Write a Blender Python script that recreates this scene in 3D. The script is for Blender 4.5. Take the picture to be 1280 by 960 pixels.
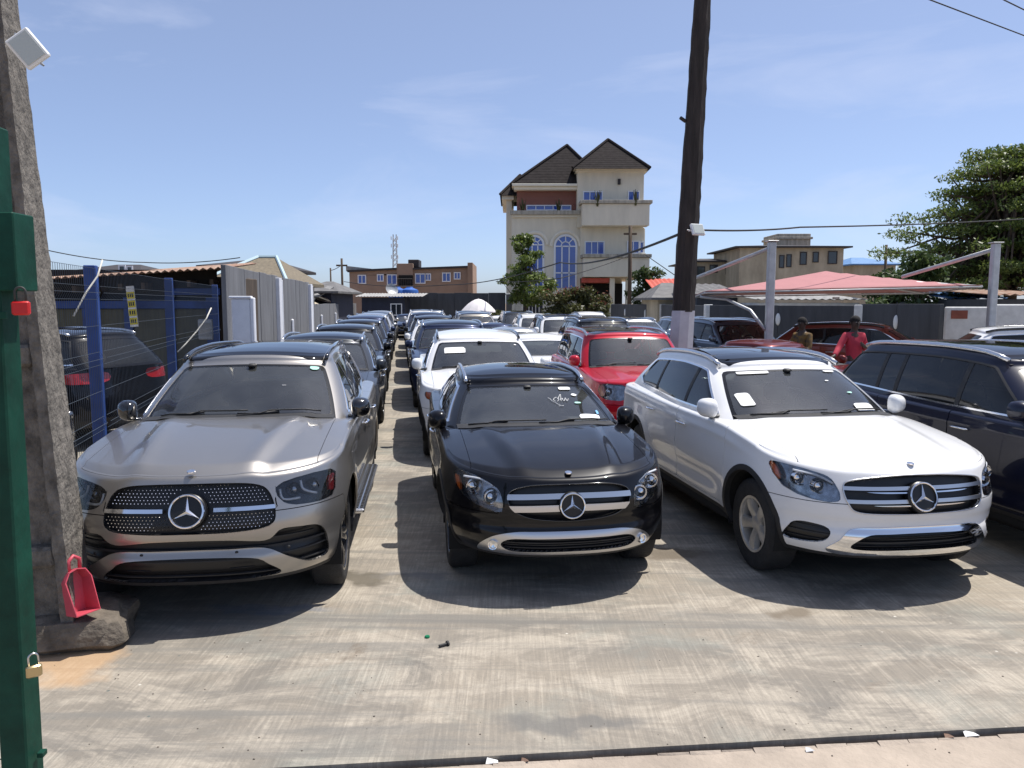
import bpy, math, random
import numpy as np
from mathutils import Vector, Matrix
random.seed(7); rng = np.random.default_rng(7)
R = math.radians
for o in list(bpy.data.objects): bpy.data.objects.remove(o)
scene = bpy.context.scene
# ------------------------------------------------------------------ camera
CAM_H, PITCH, FPX = 2.16, R(6.006), 966.0
cd = bpy.data.cameras.new('camera'); cam = bpy.data.objects.new('camera', cd)
scene.collection.objects.link(cam); scene.camera = cam
cam.location = (0, 0, CAM_H); cam.rotation_euler = (math.pi/2 - PITCH, 0, 0)
cd.sensor_width = 36; cd.lens = FPX/1280*36; cd.clip_start = .05; cd.clip_end = 4000
scene.render.resolution_x, scene.render.resolution_y = 1024, 768
# ------------------------------------------------------------------ sky and sun
SUN_XY = (.36, .195)                     # horizontal offset towards the sun per metre of height
SUN_EL = math.atan2(1, math.hypot(*SUN_XY)); SUN_AZ = math.atan2(SUN_XY[0], SUN_XY[1])
w = bpy.data.worlds.new('World'); scene.world = w; w.use_nodes = True
nt = w.node_tree; nt.nodes.clear()
sky = nt.nodes.new('ShaderNodeTexSky'); sky.sky_type = 'NISHITA'; sky.sun_disc = False
sky.sun_elevation = SUN_EL; sky.sun_rotation = SUN_AZ
sky.altitude = 0; sky.air_density = .6; sky.dust_density = 1.2; sky.ozone_density = 5
bg = nt.nodes.new('ShaderNodeBackground'); bg.inputs[1].default_value = .15
wo = nt.nodes.new('ShaderNodeOutputWorld')
# thin cirrus drifting over the sky
tc = nt.nodes.new('ShaderNodeTexCoord')
mp = nt.nodes.new('ShaderNodeMapping'); mp.inputs['Scale'].default_value = (1.1, 2.2, 5.5); mp.inputs['Location'].default_value = (5.1, .4, 2.2)
mp.inputs['Rotation'].default_value = (0, R(14), 0)
n1 = nt.nodes.new('ShaderNodeTexNoise'); n1.inputs['Scale'].default_value = 1.6; n1.inputs['Detail'].default_value = 9; n1.inputs['Roughness'].default_value = .58; n1.inputs['Distortion'].default_value = .5
cr = nt.nodes.new('ShaderNodeValToRGB'); cr.color_ramp.elements[0].position = .54; cr.color_ramp.elements[1].position = .92
cr.color_ramp.elements[0].color = (.19, .19, .19, 1); cr.color_ramp.elements[1].color = (.75, .75, .75, 1)
mx = nt.nodes.new('ShaderNodeMix'); mx.data_type = 'RGBA'
mx.inputs['B'].default_value = (4.4, 4.75, 5.9, 1)
nt.links.new(tc.outputs['Generated'], mp.inputs['Vector']); nt.links.new(mp.outputs[0], n1.inputs['Vector'])
nt.links.new(n1.outputs['Fac'], cr.inputs[0]); nt.links.new(cr.outputs[0], mx.inputs['Factor'])
nt.links.new(sky.outputs[0], mx.inputs['A']); nt.links.new(mx.outputs['Result'], bg.inputs[0])
nt.links.new(bg.outputs[0], wo.inputs[0])
sl = bpy.data.lights.new('sun', 'SUN'); sl.energy = 4.9; sl.angle = R(.53); sl.color = (1, .955, .89)
so = bpy.data.objects.new('sun', sl); scene.collection.objects.link(so)
so.rotation_euler = Vector((-SUN_XY[0], -SUN_XY[1], -1)).to_track_quat('-Z', 'Y').to_euler(); so.location = (8, 6, 20)
vs = scene.view_settings; vs.view_transform = 'Standard'; vs.look = 'None'; vs.gamma = 1; vs.exposure = .24; vs.use_curve_mapping = False

# ------------------------------------------------------------------ helpers
COL = scene.collection
def ray(u, v):
    x, z = (u-640)/FPX, (480-v)/FPX; c, s = math.cos(PITCH), math.sin(PITCH)
    return x, c+s*z, -s+c*z
def at(u, v, Y):                         # the point on the line of sight whose distance along +Y is Y
    d = ray(u, v); t = Y/d[1]; return Vector((d[0]*t, Y, CAM_H+d[2]*t))
def gnd(u, v, z=0):
    d = ray(u, v); t = (z-CAM_H)/d[2]; return Vector((d[0]*t, d[1]*t, z))
ROW = R(8.0); RA = Vector((-math.sin(ROW), math.cos(ROW), 0)); RT = Vector((math.cos(ROW), math.sin(ROW), 0))
def rc(s, t, z=0): return RA*s + RT*t + Vector((0, 0, z))   # row frame: s along the rows, t across them

MATS = {}
def nodes(name):
    m = bpy.data.materials.new(name); m.use_nodes = True; n = m.node_tree; n.nodes.clear()
    out = n.nodes.new('ShaderNodeOutputMaterial'); b = n.nodes.new('ShaderNodeBsdfPrincipled')
    n.links.new(b.outputs[0], out.inputs[0]); MATS[name] = m
    return m, n, b, out
def mat(name, col, rough=.6, metal=0, coat=0, noise=0, nscale=6, bump=0, bscale=40, spec=None, coatr=.03, stretch=(1, 1, 1), col2=None, emit=None):
    """plain or gently mottled procedural material"""
    if name in MATS: return MATS[name]
    m, n, b, out = nodes(name)
    b.inputs['Roughness'].default_value = rough; b.inputs['Metallic'].default_value = metal
    b.inputs['Coat Weight'].default_value = coat; b.inputs['Coat Roughness'].default_value = coatr
    if spec is not None: b.inputs['Specular IOR Level'].default_value = spec
    b.inputs['Base Color'].default_value = (*col, 1)
    if noise or bump:
        t = n.nodes.new('ShaderNodeTexCoord'); mpn = n.nodes.new('ShaderNodeMapping'); mpn.inputs['Scale'].default_value = stretch
        n.links.new(t.outputs['Object'], mpn.inputs['Vector'])
    if noise:
        nz = n.nodes.new('ShaderNodeTexNoise'); nz.inputs['Scale'].default_value = nscale; nz.inputs['Detail'].default_value = 8; nz.inputs['Roughness'].default_value = .62
        n.links.new(mpn.outputs[0], nz.inputs['Vector'])
        r = n.nodes.new('ShaderNodeValToRGB'); r.color_ramp.elements[0].position = .3; r.color_ramp.elements[1].position = .7
        c2 = col2 or tuple(min(1, c*(1+noise)) for c in col); c1 = tuple(c*(1-noise) for c in col) if col2 is None else col
        r.color_ramp.elements[0].color = (*c1, 1); r.color_ramp.elements[1].color = (*c2, 1)
        n.links.new(nz.outputs['Fac'], r.inputs[0]); n.links.new(r.outputs[0], b.inputs['Base Color'])
    if bump:
        nb = n.nodes.new('ShaderNodeTexNoise'); nb.inputs['Scale'].default_value = bscale; nb.inputs['Detail'].default_value = 6
        n.links.new(mpn.outputs[0], nb.inputs['Vector'])
        bp = n.nodes.new('ShaderNodeBump'); bp.inputs['Strength'].default_value = bump; bp.inputs['Distance'].default_value = .02
        n.links.new(nb.outputs['Fac'], bp.inputs['Height']); n.links.new(bp.outputs[0], b.inputs['Normal'])
    return m
def paint(name, col, metal=.0, rough=.32):
    """car paint: base with a faint dust film under clear coat"""
    if name in MATS: return MATS[name]
    m, n, b, out = nodes(name)
    b.inputs['Metallic'].default_value = metal; b.inputs['Roughness'].default_value = rough
    b.inputs['Coat Weight'].default_value = .85; b.inputs['Coat Roughness'].default_value = .025; b.inputs['Coat IOR'].default_value = 1.45; b.inputs['Specular IOR Level'].default_value = .12
    t = n.nodes.new('ShaderNodeTexCoord'); nz = n.nodes.new('ShaderNodeTexNoise'); nz.inputs['Scale'].default_value = 3.5; nz.inputs['Detail'].default_value = 10; nz.inputs['Roughness'].default_value = .7
    n.links.new(t.outputs['Object'], nz.inputs['Vector'])
    r = n.nodes.new('ShaderNodeValToRGB'); r.color_ramp.elements[0].position = .45; r.color_ramp.elements[1].position = .8
    r.color_ramp.elements[0].color = (*col, 1); r.color_ramp.elements[1].color = (*[c*.95+.004 for c in col], 1)
    n.links.new(nz.outputs['Fac'], r.inputs[0]); n.links.new(r.outputs[0], b.inputs['Base Color'])
    r2 = n.nodes.new('ShaderNodeMapRange'); r2.inputs['From Min'].default_value = .4; r2.inputs['From Max'].default_value = .75; r2.inputs['To Min'].default_value = .012; r2.inputs['To Max'].default_value = .07
    n.links.new(nz.outputs['Fac'], r2.inputs['Value']); n.links.new(r2.outputs[0], b.inputs['Coat Roughness'])
    return m
def glass(name, tint, dust=.02, rough=0.0, ior=1.5):
    """thin car or window glass: Fresnel reflection over a tinted see-through pane with a little dust"""
    if name in MATS: return MATS[name]
    m = bpy.data.materials.new(name); m.use_nodes = True; n = m.node_tree; n.nodes.clear(); MATS[name] = m
    out = n.nodes.new('ShaderNodeOutputMaterial'); tr = n.nodes.new('ShaderNodeBsdfTransparent'); tr.inputs[0].default_value = (*tint, 1)
    gl = n.nodes.new('ShaderNodeBsdfGlossy'); gl.inputs['Roughness'].default_value = rough; gl.inputs[0].default_value = (1, 1, 1, 1)
    fr = n.nodes.new('ShaderNodeFresnel'); fr.inputs[0].default_value = ior
    m1 = n.nodes.new('ShaderNodeMixShader'); n.links.new(fr.outputs[0], m1.inputs[0]); n.links.new(tr.outputs[0], m1.inputs[1]); n.links.new(gl.outputs[0], m1.inputs[2])
    df = n.nodes.new('ShaderNodeBsdfDiffuse'); df.inputs[0].default_value = (.42, .44, .43, 1)
    m2 = n.nodes.new('ShaderNodeMixShader'); n.links.new(m1.outputs[0], m2.inputs[1]); n.links.new(df.outputs[0], m2.inputs[2])
    t = n.nodes.new('ShaderNodeTexCoord'); nz = n.nodes.new('ShaderNodeTexNoise'); nz.inputs['Scale'].default_value = 2.3; nz.inputs['Detail'].default_value = 8
    n.links.new(t.outputs['Object'], nz.inputs['Vector'])
    mr = n.nodes.new('ShaderNodeMapRange'); mr.inputs['From Min'].default_value = .3; mr.inputs['From Max'].default_value = .75
    mr.inputs['To Min'].default_value = dust*.4; mr.inputs['To Max'].default_value = dust*1.8
    n.links.new(nz.outputs['Fac'], mr.inputs['Value']); n.links.new(mr.outputs[0], m2.inputs[0])
    n.links.new(m2.outputs[0], out.inputs[0]); return m

def link(o, parent=None):
    COL.objects.link(o)
    if parent is not None: o.parent = parent
    return o
def mesh_obj(name, verts, faces, m, parent=None, smooth=False, normals=None, loc=None, rot=None):
    me = bpy.data.meshes.new(name); me.from_pydata([tuple(v) for v in verts], [], [tuple(f) for f in faces])
    if m is not None: me.materials.append(m)
    if smooth or normals is not None: me.polygons.foreach_set('use_smooth', [True]*len(me.polygons))
    if normals is not None: me.normals_split_custom_set_from_vertices([tuple(v) for v in normals])
    me.update(); o = bpy.data.objects.new(name, me); link(o, parent)
    if loc is not None: o.location = loc
    if rot is not None: o.rotation_euler = rot
    return o
def empty(name, loc=(0, 0, 0), rz=0, parent=None):
    o = bpy.data.objects.new(name, None); o.empty_display_size = .2; link(o, parent); o.location = loc; o.rotation_euler = (0, 0, rz); return o
def tag(o, label=None, cat=None, group=None, kind=None):
    if label: o['label'] = label
    if cat: o['category'] = cat
    if group: o['group'] = group
    if kind: o['kind'] = kind
    return o
def copy_tree(o, parent=None):
    c = o.copy(); link(c); c.parent = parent
    for ch in list(o.children): copy_tree(ch, c)
    return c

class MB:
    """collects shapes into one mesh"""
    def __init__(s): s.v = []; s.f = []
    def add(s, vs, fs):
        k = len(s.v); s.v += [Vector(v) for v in vs]; s.f += [tuple(i+k for i in f) for f in fs]; return s
    def box(s, lo, hi, bev=0, M=None):
        x0, y0, z0 = lo; x1, y1, z1 = hi
        if bev <= 0:
            vs = [(x0,y0,z0),(x1,y0,z0),(x1,y1,z0),(x0,y1,z0),(x0,y0,z1),(x1,y0,z1),(x1,y1,z1),(x0,y1,z1)]
            fs = [(0,3,2,1),(4,5,6,7),(0,1,5,4),(1,2,6,5),(2,3,7,6),(3,0,4,7)]
        else:
            b = min(bev, (x1-x0)*.49, (y1-y0)*.49, (z1-z0)*.49); vs = []; fs = []
            def ring(z, d):
                i = len(vs)
                for x, y in ((x0+d,y0+b),(x0+b,y0+d),(x1-b,y0+d),(x1-d,y0+b),(x1-d,y1-b),(x1-b,y1-d),(x0+b,y1-d),(x0+d,y1-b)): vs.append((x, y, z))
                return i
            def ringi(z):
                i = len(vs)
                for x, y in ((x0+b,y0+b*1.4),(x0+b*1.4,y0+b),(x1-b*1.4,y0+b),(x1-b,y0+b*1.4),(x1-b,y1-b*1.4),(x1-b*1.4,y1-b),(x0+b*1.4,y1-b),(x0+b,y1-b*1.4)): vs.append((x, y, z))
                return i
            rs = [ringi(z0), ring(z0+b, 0), ring(z1-b, 0), ringi(z1)]
            for a, c in zip(rs, rs[1:]):
                for i in range(8): j = (i+1) % 8; fs.append((a+i, a+j, c+j, c+i))
            fs.append(tuple(rs[0]+7-i for i in range(8))); fs.append(tuple(rs[3]+i for i in range(8)))
        if M is not None: vs = [M @ Vector(v) for v in vs]
        return s.add(vs, fs)
    def tube(s, pts, r, n=8, cap=True, close=False, flat=1.0):
        pts = [Vector(p) for p in pts]; rr = r if isinstance(r, (list, tuple)) else [r]*len(pts)
        rings = []; up = None; vs = []; fs = []; N = len(pts)
        for i, p in enumerate(pts):
            if close: d = pts[(i+1) % N]-pts[i-1]
            else: d = pts[min(i+1, N-1)]-pts[max(i-1, 0)]
            d = d.normalized() if d.length > 1e-9 else Vector((0, 0, 1))
            if up is None: up = Vector((0, 0, 1)) if abs(d.z) < .9 else Vector((1, 0, 0))
            a = d.cross(up); a = a.normalized() if a.length > 1e-6 else Vector((1, 0, 0)); b = a.cross(d).normalized(); up = b
            rings.append(len(vs))
            for k in range(n):
                t = 2*math.pi*k/n; vs.append(p + a*(rr[i]*math.cos(t)) + b*(rr[i]*flat*math.sin(t)))
        for i in range(N if close else N-1):
            A, B = rings[i], rings[(i+1) % N]
            for k in range(n): j = (k+1) % n; fs.append((A+k, A+j, B+j, B+k))
        if cap and not close: fs.append(tuple(rings[0]+n-1-k for k in range(n))); fs.append(tuple(rings[-1]+k for k in range(n)))
        return s.add(vs, fs)
    def lathe(s, prof, n=32, M=None, close=False):
        """prof: (r, h) pairs about the local Z axis"""
        vs = []; fs = []; m = len(prof)
        for k in range(n):
            c, sn = math.cos(2*math.pi*k/n), math.sin(2*math.pi*k/n)
            for r, h in prof: vs.append((r*c, r*sn, h))
        for k in range(n):
            j = (k+1) % n
            for i in range(m if close else m-1):
                i2 = (i+1) % m; fs.append((k*m+i, j*m+i, j*m+i2, k*m+i2))
        if M is not None: vs = [M @ Vector(v) for v in vs]
        return s.add(vs, fs)
    def prism(s, poly, h0, h1, M=None):
        """poly in local XY extruded along Z"""
        n = len(poly); vs = [(x, y, h0) for x, y in poly]+[(x, y, h1) for x, y in poly]
        fs = [tuple(range(n-1, -1, -1)), tuple(range(n, 2*n))]+[(i, (i+1) % n, n+(i+1) % n, n+i) for i in range(n)]
        if M is not None: vs = [M @ Vector(v) for v in vs]
        return s.add(vs, fs)
    def grid(s, P):
        P = np.asarray(P); a, b = P.shape[:2]
        return s.add([tuple(x) for x in P.reshape(-1, 3)], [(i*b+j, (i+1)*b+j, (i+1)*b+j+1, i*b+j+1) for i in range(a-1) for j in range(b-1)])
    def build(s, name, m, parent=None, smooth=False, angle=None, **kw):
        o = mesh_obj(name, s.v, s.f, m, parent, smooth=smooth or angle is not None, **kw)
        if angle is not None: o.data.set_sharp_from_angle(angle=R(angle))
        return o
def spline(pts):
    """smooth monotone-ish interpolation through (x, y) pairs"""
    xs = np.array([p[0] for p in pts], float); ys = np.array([p[1] for p in pts], float)
    if len(xs) < 3: return lambda x: np.interp(x, xs, ys)
    d = np.diff(ys)/np.diff(xs); m = np.zeros(len(xs)); m[1:-1] = np.where(d[:-1]*d[1:] > 0, 2*d[:-1]*d[1:]/(d[:-1]+d[1:]+1e-12), 0); m[0] = d[0]; m[-1] = d[-1]
    def f(x):
        x = np.clip(np.asarray(x, float), xs[0], xs[-1]); i = np.clip(np.searchsorted(xs, x)-1, 0, len(xs)-2)
        h = xs[i+1]-xs[i]; t = (x-xs[i])/h
        return (2*t**3-3*t**2+1)*ys[i]+(t**3-2*t**2+t)*h*m[i]+(-2*t**3+3*t**2)*ys[i+1]+(t**3-t**2)*h*m[i+1]
    return f
def smooth_poly(pts, sub=6, closed=True):
    P = np.array(pts, float); n = len(P); out = []
    for i in range(n if closed else n-1):
        p0, p1, p2, p3 = (P[(i+k-1) % n] for k in range(4)) if closed else (P[max(i-1, 0)], P[i], P[i+1], P[min(i+2, n-1)])
        for k in range(sub):
            t = k/sub; out.append(.5*((2*p1)+(-p0+p2)*t+(2*p0-5*p1+4*p2-p3)*t*t+(-p0+3*p1-3*p2+p3)*t**3))
    if not closed: out.append(P[-1])
    return np.array(out)
def sdpoly(X, Y, poly):
    """signed distance to a polygon (negative inside)"""
    poly = np.asarray(poly, float); A = poly; B = np.roll(poly, -1, 0)
    d = np.full(X.shape, 1e9); ins = np.zeros(X.shape, bool)
    for (ax, ay), (bx, by) in zip(A, B):
        ex, ey = bx-ax, by-ay; wx, wy = X-ax, Y-ay
        t = np.clip((wx*ex+wy*ey)/(ex*ex+ey*ey+1e-12), 0, 1)
        d = np.minimum(d, (wx-ex*t)**2+(wy-ey*t)**2)
        c = ((ay > Y) != (by > Y)) & (X < (bx-ax)*(Y-ay)/(by-ay+1e-12)+ax); ins ^= c
    d = np.sqrt(d); return np.where(ins, -d, d)
# ------------------------------------------------------------------ car materials
mat('tyre', (.018, .018, .019), .8, noise=.4, nscale=14, bump=.3, bscale=70)
mat('rim_silver', (.55, .55, .56), .28, .9); mat('rim_black', (.02, .02, .022), .25, .4, coat=.5); mat('rim_dirty', (.58, .56, .52), .42, .7, noise=.2, nscale=9)
mat('brake', (.03, .029, .028), .5, .8)
mat('plastic', (.018, .018, .019), .62, noise=.3, nscale=10); mat('under', (.006, .006, .006), .95); mat('chrome', (.82, .82, .83), .1, 1); mat('satin', (.6, .6, .61), .32, 1)
mat('rail_silver', (.66, .66, .67), .26, 1); mat('gloss_black', (.006, .006, .007), .12, 0, coat=1); mat('grille_black', (.008, .008, .009), .4); mat('frit', (.004, .004, .004), .25)
mat('lamp_chrome', (.27, .28, .30), .16, .9, noise=.55, nscale=22); mat('lamp_dark', (.03, .032, .036), .22, .6, noise=.5, nscale=20); mat('drl', (.75, .77, .8), .25, .1); mat('amber', (.75, .16, .02), .25, coat=1); mat('red_lens', (.42, .012, .016), .22, coat=1)
mat('roof_glass', (.004, .0045, .007), .05, spec=.35); mat('dash', (.03, .03, .031), .75); mat('seat_black', (.06, .06, .062), .55); mat('seat_grey', (.26, .25, .235), .55); mat('seat_beige', (.33, .29, .23), .6)
mat('paper', (.8, .8, .78), .7); mat('paper_blue', (.15, .4, .7), .6); mat('paper_green', (.35, .65, .55), .6); mat('ink', (.05, .05, .06), .7)
glass('glass_clear', (.88, .93, .90), .055, rough=.004, ior=1.95); glass('glass_mid', (.6, .64, .62), .05, ior=1.95); glass('glass_side', (.045, .05, .05), .025); glass('glass_front', (.3, .33, .32), .03); glass('lamp_glass', (.93, .94, .95), .012)
# ------------------------------------------------------------------ materials of the place
def concrete_slab():
    m, n, b, out = nodes('broomed_concrete'); b.inputs['Roughness'].default_value = .82
    t = n.nodes.new('ShaderNodeTexCoord')
    def mapped(rot, sc):
        q = n.nodes.new('ShaderNodeMapping'); q.inputs['Rotation'].default_value = (0, 0, R(rot)); q.inputs['Scale'].default_value = sc; n.links.new(t.outputs['Object'], q.inputs[0]); return q.outputs[0]
    def noise(vec, sc, det=8, ro=.6, dist=0):
        q = n.nodes.new('ShaderNodeTexNoise'); q.inputs['Scale'].default_value = sc; q.inputs['Detail'].default_value = det; q.inputs['Roughness'].default_value = ro; q.inputs['Distortion'].default_value = dist; n.links.new(vec, q.inputs['Vector']); return q.outputs['Fac']
    def ramp(fac, a, b_, c0, c1):
        q = n.nodes.new('ShaderNodeValToRGB'); q.color_ramp.elements[0].position = a; q.color_ramp.elements[1].position = b_; q.color_ramp.elements[0].color = (*c0, 1); q.color_ramp.elements[1].color = (*c1, 1); n.links.new(fac, q.inputs[0]); return q.outputs[0]
    def mix(fac, A, B, mode='MIX'):
        q = n.nodes.new('ShaderNodeMix'); q.data_type = 'RGBA'; q.blend_type = mode
        if isinstance(fac, float): q.inputs['Factor'].default_value = fac
        else: n.links.new(fac, q.inputs['Factor'])
        n.links.new(A, q.inputs['A']) if not isinstance(A, tuple) else setattr(q.inputs['A'], 'default_value', (*A, 1))
        n.links.new(B, q.inputs['B']) if not isinstance(B, tuple) else setattr(q.inputs['B'], 'default_value', (*B, 1))
        return q.outputs['Result']
    big = noise(mapped(10, (1, 1, 1)), .5, 6, .6, .6)
    col = ramp(big, .34, .64, (.175, .16, .137), (.335, .287, .222))
    pale = noise(mapped(24, (1, 2.0, 1)), 1.5, 10, .72, .8); col = mix(ramp(pale, .45, .60, (0, 0, 0), (.9, .9, .9)), col, (.43, .378, .303))
    green = noise(mapped(0, (1, 1.5, 1)), .8, 8, .66, .5); col = mix(ramp(green, .52, .68, (0, 0, 0), (.75, .75, .75)), col, (.235, .25, .22))
    dirs = ramp(noise(mapped(0, (1, 1, 1)), .55, 3, .5, .3), .44, .56, (0, 0, 0), (1, 1, 1))
    ba, bb_ = noise(mapped(-38, (55, 2.2, 1)), 1.0, 5, .65, .15), noise(mapped(24, (48, 2.0, 1)), 1.0, 5, .65, .15); br = mix(dirs, ba, bb_)
    col = mix(ramp(br, .34, .60, (.45, .45, .45), (0, 0, 0)), col, (.13, .118, .098)); col = mix(ramp(br, .56, .74, (0, 0, 0), (.3, .3, .3)), col, (.52, .465, .38))
    tr = noise(mapped(5, (.16, 2.4, 1)), 1.1, 8, .66, .55); col = mix(ramp(tr, .53, .64, (0, 0, 0), (.8, .8, .8)), col, (.175, .165, .145))
    ln_ = noise(mapped(4, (.2, 6, 1)), 1.0, 6, .66, .6); col = mix(ramp(ln_, .59, .66, (0, 0, 0), (.45, .45, .45)), col, (.15, .14, .125))
    st = noise(mapped(0, (1, 1, 1)), .7, 12, .74, 1.4); col = mix(ramp(st, .62, .72, (0, 0, 0), (.75, .75, .75)), col, (.15, .115, .08))
    fine = noise(mapped(0, (1, 1, 1)), 60, 6, .75); col = mix(ramp(fine, .3, .55, (.3, .3, .3), (0, 0, 0)), col, (.12, .115, .10))
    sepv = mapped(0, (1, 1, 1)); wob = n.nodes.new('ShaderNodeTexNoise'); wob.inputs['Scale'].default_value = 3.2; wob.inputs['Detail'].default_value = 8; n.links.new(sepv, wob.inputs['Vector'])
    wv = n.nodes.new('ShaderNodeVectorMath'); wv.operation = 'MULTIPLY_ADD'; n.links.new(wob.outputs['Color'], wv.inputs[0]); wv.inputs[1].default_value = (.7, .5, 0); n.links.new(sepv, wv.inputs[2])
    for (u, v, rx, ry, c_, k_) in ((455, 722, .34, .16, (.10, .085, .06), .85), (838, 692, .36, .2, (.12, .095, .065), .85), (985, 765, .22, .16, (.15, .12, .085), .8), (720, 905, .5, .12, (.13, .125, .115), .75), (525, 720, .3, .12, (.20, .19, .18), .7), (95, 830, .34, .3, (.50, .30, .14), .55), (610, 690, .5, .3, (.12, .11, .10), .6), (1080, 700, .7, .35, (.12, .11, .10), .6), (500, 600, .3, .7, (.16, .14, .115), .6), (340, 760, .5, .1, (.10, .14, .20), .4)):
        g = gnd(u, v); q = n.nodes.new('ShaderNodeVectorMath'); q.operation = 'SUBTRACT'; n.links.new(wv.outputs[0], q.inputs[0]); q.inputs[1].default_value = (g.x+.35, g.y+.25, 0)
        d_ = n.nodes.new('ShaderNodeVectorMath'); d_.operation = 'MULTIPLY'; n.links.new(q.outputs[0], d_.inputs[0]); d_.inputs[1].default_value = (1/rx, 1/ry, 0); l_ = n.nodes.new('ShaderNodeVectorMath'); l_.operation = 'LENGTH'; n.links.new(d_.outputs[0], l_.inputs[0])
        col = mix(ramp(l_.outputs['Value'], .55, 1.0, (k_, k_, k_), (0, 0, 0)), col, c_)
    vo = n.nodes.new('ShaderNodeTexVoronoi'); vo.inputs['Scale'].default_value = 7; n.links.new(mapped(0, (1, 1, 1)), vo.inputs['Vector'])
    sp = ramp(vo.outputs['Distance'], .05, .075, (1, 1, 1), (0, 0, 0)); pick = ramp(noise(mapped(0, (1, 1, 1)), .6, 3), .5, .6, (0, 0, 0), (1, 1, 1))
    spk = mix(1.0, sp, pick, 'MULTIPLY'); cc = ramp(vo.outputs['Color'], .45, .55, (.55, .52, .45), (.10, .12, .11)); col = mix(spk, col, cc)
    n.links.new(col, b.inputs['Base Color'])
    bp = n.nodes.new('ShaderNodeBump'); bp.inputs['Strength'].default_value = .38; bp.inputs['Distance'].default_value = .006; n.links.new(br, bp.inputs['Height'])
    bp2 = n.nodes.new('ShaderNodeBump'); bp2.inputs['Strength'].default_value = .3; bp2.inputs['Distance'].default_value = .01; n.links.new(noise(mapped(0, (1, 1, 1)), 26, 6, .7), bp2.inputs['Height']); n.links.new(bp.outputs[0], bp2.inputs['Normal']); n.links.new(bp2.outputs[0], b.inputs['Normal'])
    return m
concrete_slab()
mat('dirt', (.23, .17, .12), .95, noise=.35, nscale=.8, bump=.5, bscale=8)
mat('apron', (.36, .30, .24), .9, noise=.22, nscale=2.2, bump=.5, bscale=30)
mat('old_concrete', (.135, .122, .105), .95, noise=.55, nscale=13, bump=1, bscale=45, stretch=(1, 1, .7))
mat('rough_rock', (.125, .105, .082), .95, noise=.5, nscale=9, bump=1, bscale=22)
mat('green_paint', (.004, .042, .027), .6, noise=.35, nscale=7, bump=.15, bscale=20, spec=.2)
mat('blue_paint', (.011, .046, .20), .6, noise=.3, nscale=4); mat('wire_blue', (.055, .07, .09), .5, .2); mat('wire_dark', (.03, .032, .03), .6)
mat('red_plastic', (.52, .07, .10), .5, noise=.15, nscale=7); mat('red_lock', (.5, .01, .01), .35); mat('brass', (.45, .36, .2), .35, .9); mat('steel', (.5, .5, .5), .3, 1)
mat('grey_wall', (.15, .153, .163), .85, noise=.3, nscale=2.2, bump=.3, bscale=18, stretch=(1.5, 1.5, .22)); mat('white_paint', (.74, .75, .79), .6, noise=.06, nscale=5)
mat('dark_wall', (.052, .055, .062), .8, noise=.25, nscale=2, bump=.2, bscale=14, stretch=(1.5, 1.5, .25)); mat('pier_white', (.62, .62, .60), .8, noise=.15, nscale=4)
mat('rust_sheet', (.20, .085, .045), .75, noise=.5, nscale=2.5, col2=(.36, .27, .2)); mat('grey_sheet', (.30, .29, .27), .6, noise=.35, nscale=2, bump=.2, bscale=9); mat('slate_sheet', (.13, .125, .12), .7, noise=.35, nscale=2); mat('lattice_roof', (.22, .18, .12), .8, noise=.3, nscale=9, col2=(.11, .09, .06))
mat('old_wood', (.075, .055, .04), .9, noise=.5, nscale=5, stretch=(3, 3, .3)); mat('olive_panel', (.075, .07, .04), .7, noise=.3, nscale=3, stretch=(6, 6, .4)); mat('dark_void', (.012, .011, .01), .95)
mat('pole_dark', (.034, .027, .023), .9, noise=.5, nscale=6, bump=.6, bscale=18, stretch=(2, 2, .25)); mat('pole_white', (.52, .50, .53), .8, noise=.12, nscale=5)
mat('cream', (.68, .625, .50), .85, noise=.11, nscale=1.1, stretch=(1, 1, .22)); mat('cream_light', (.74, .69, .57), .8, noise=.05, nscale=2); mat('stain_edge', (.36, .33, .27), .9, noise=.4, nscale=2, stretch=(2, 2, .4))
mat('roof_tile', (.032, .028, .027), .9, noise=.25, nscale=3, spec=.06); mat('brick_red', (.27, .085, .055), .85, noise=.3, nscale=2); mat('mortar', (.30, .24, .2), .9)
mat('pane_blue', (.018, .07, .36), .12, coat=1); mat('pane_dark', (.02, .025, .035), .12, coat=.6); mat('frame_white', (.75, .76, .78), .5)
mat('brown_wall', (.31, .21, .15), .85, noise=.12, nscale=1); mat('tan_wall', (.40, .345, .25), .9, noise=.3, nscale=.9, stretch=(1, 1, .4)); mat('dark_trim', (.035, .03, .03), .7); mat('shed_blue', (.02, .024, .045), .7, noise=.3, nscale=2)
mat('pink_fabric', (.37, .15, .15), .75, noise=.07, nscale=2.5); mat('galv', (.44, .45, .46), .5, .55, noise=.15, nscale=5); mat('umbrella_cloth', (.70, .66, .65), .8, noise=.08, nscale=3)
mat('blue_roof', (.10, .22, .42), .6, noise=.2, nscale=2); mat('red_roof', (.5, .09, .06), .7, noise=.2, nscale=2); mat('tank_blue', (.03, .12, .42), .5); mat('lamp_white', (.72, .73, .72), .5); mat('lamp_lens', (.42, .45, .42), .2, coat=.6)
mat('bark', (.09, .065, .045), .95, noise=.4, nscale=6, bump=.6, bscale=15, stretch=(2, 2, .4)); mat('black_cable', (.012, .012, .012), .7); mat('pale_cable', (.55, .53, .47), .7); mat('yellow_sign', (.72, .58, .03), .6); mat('sign_black', (.02, .02, .02), .7)
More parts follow.
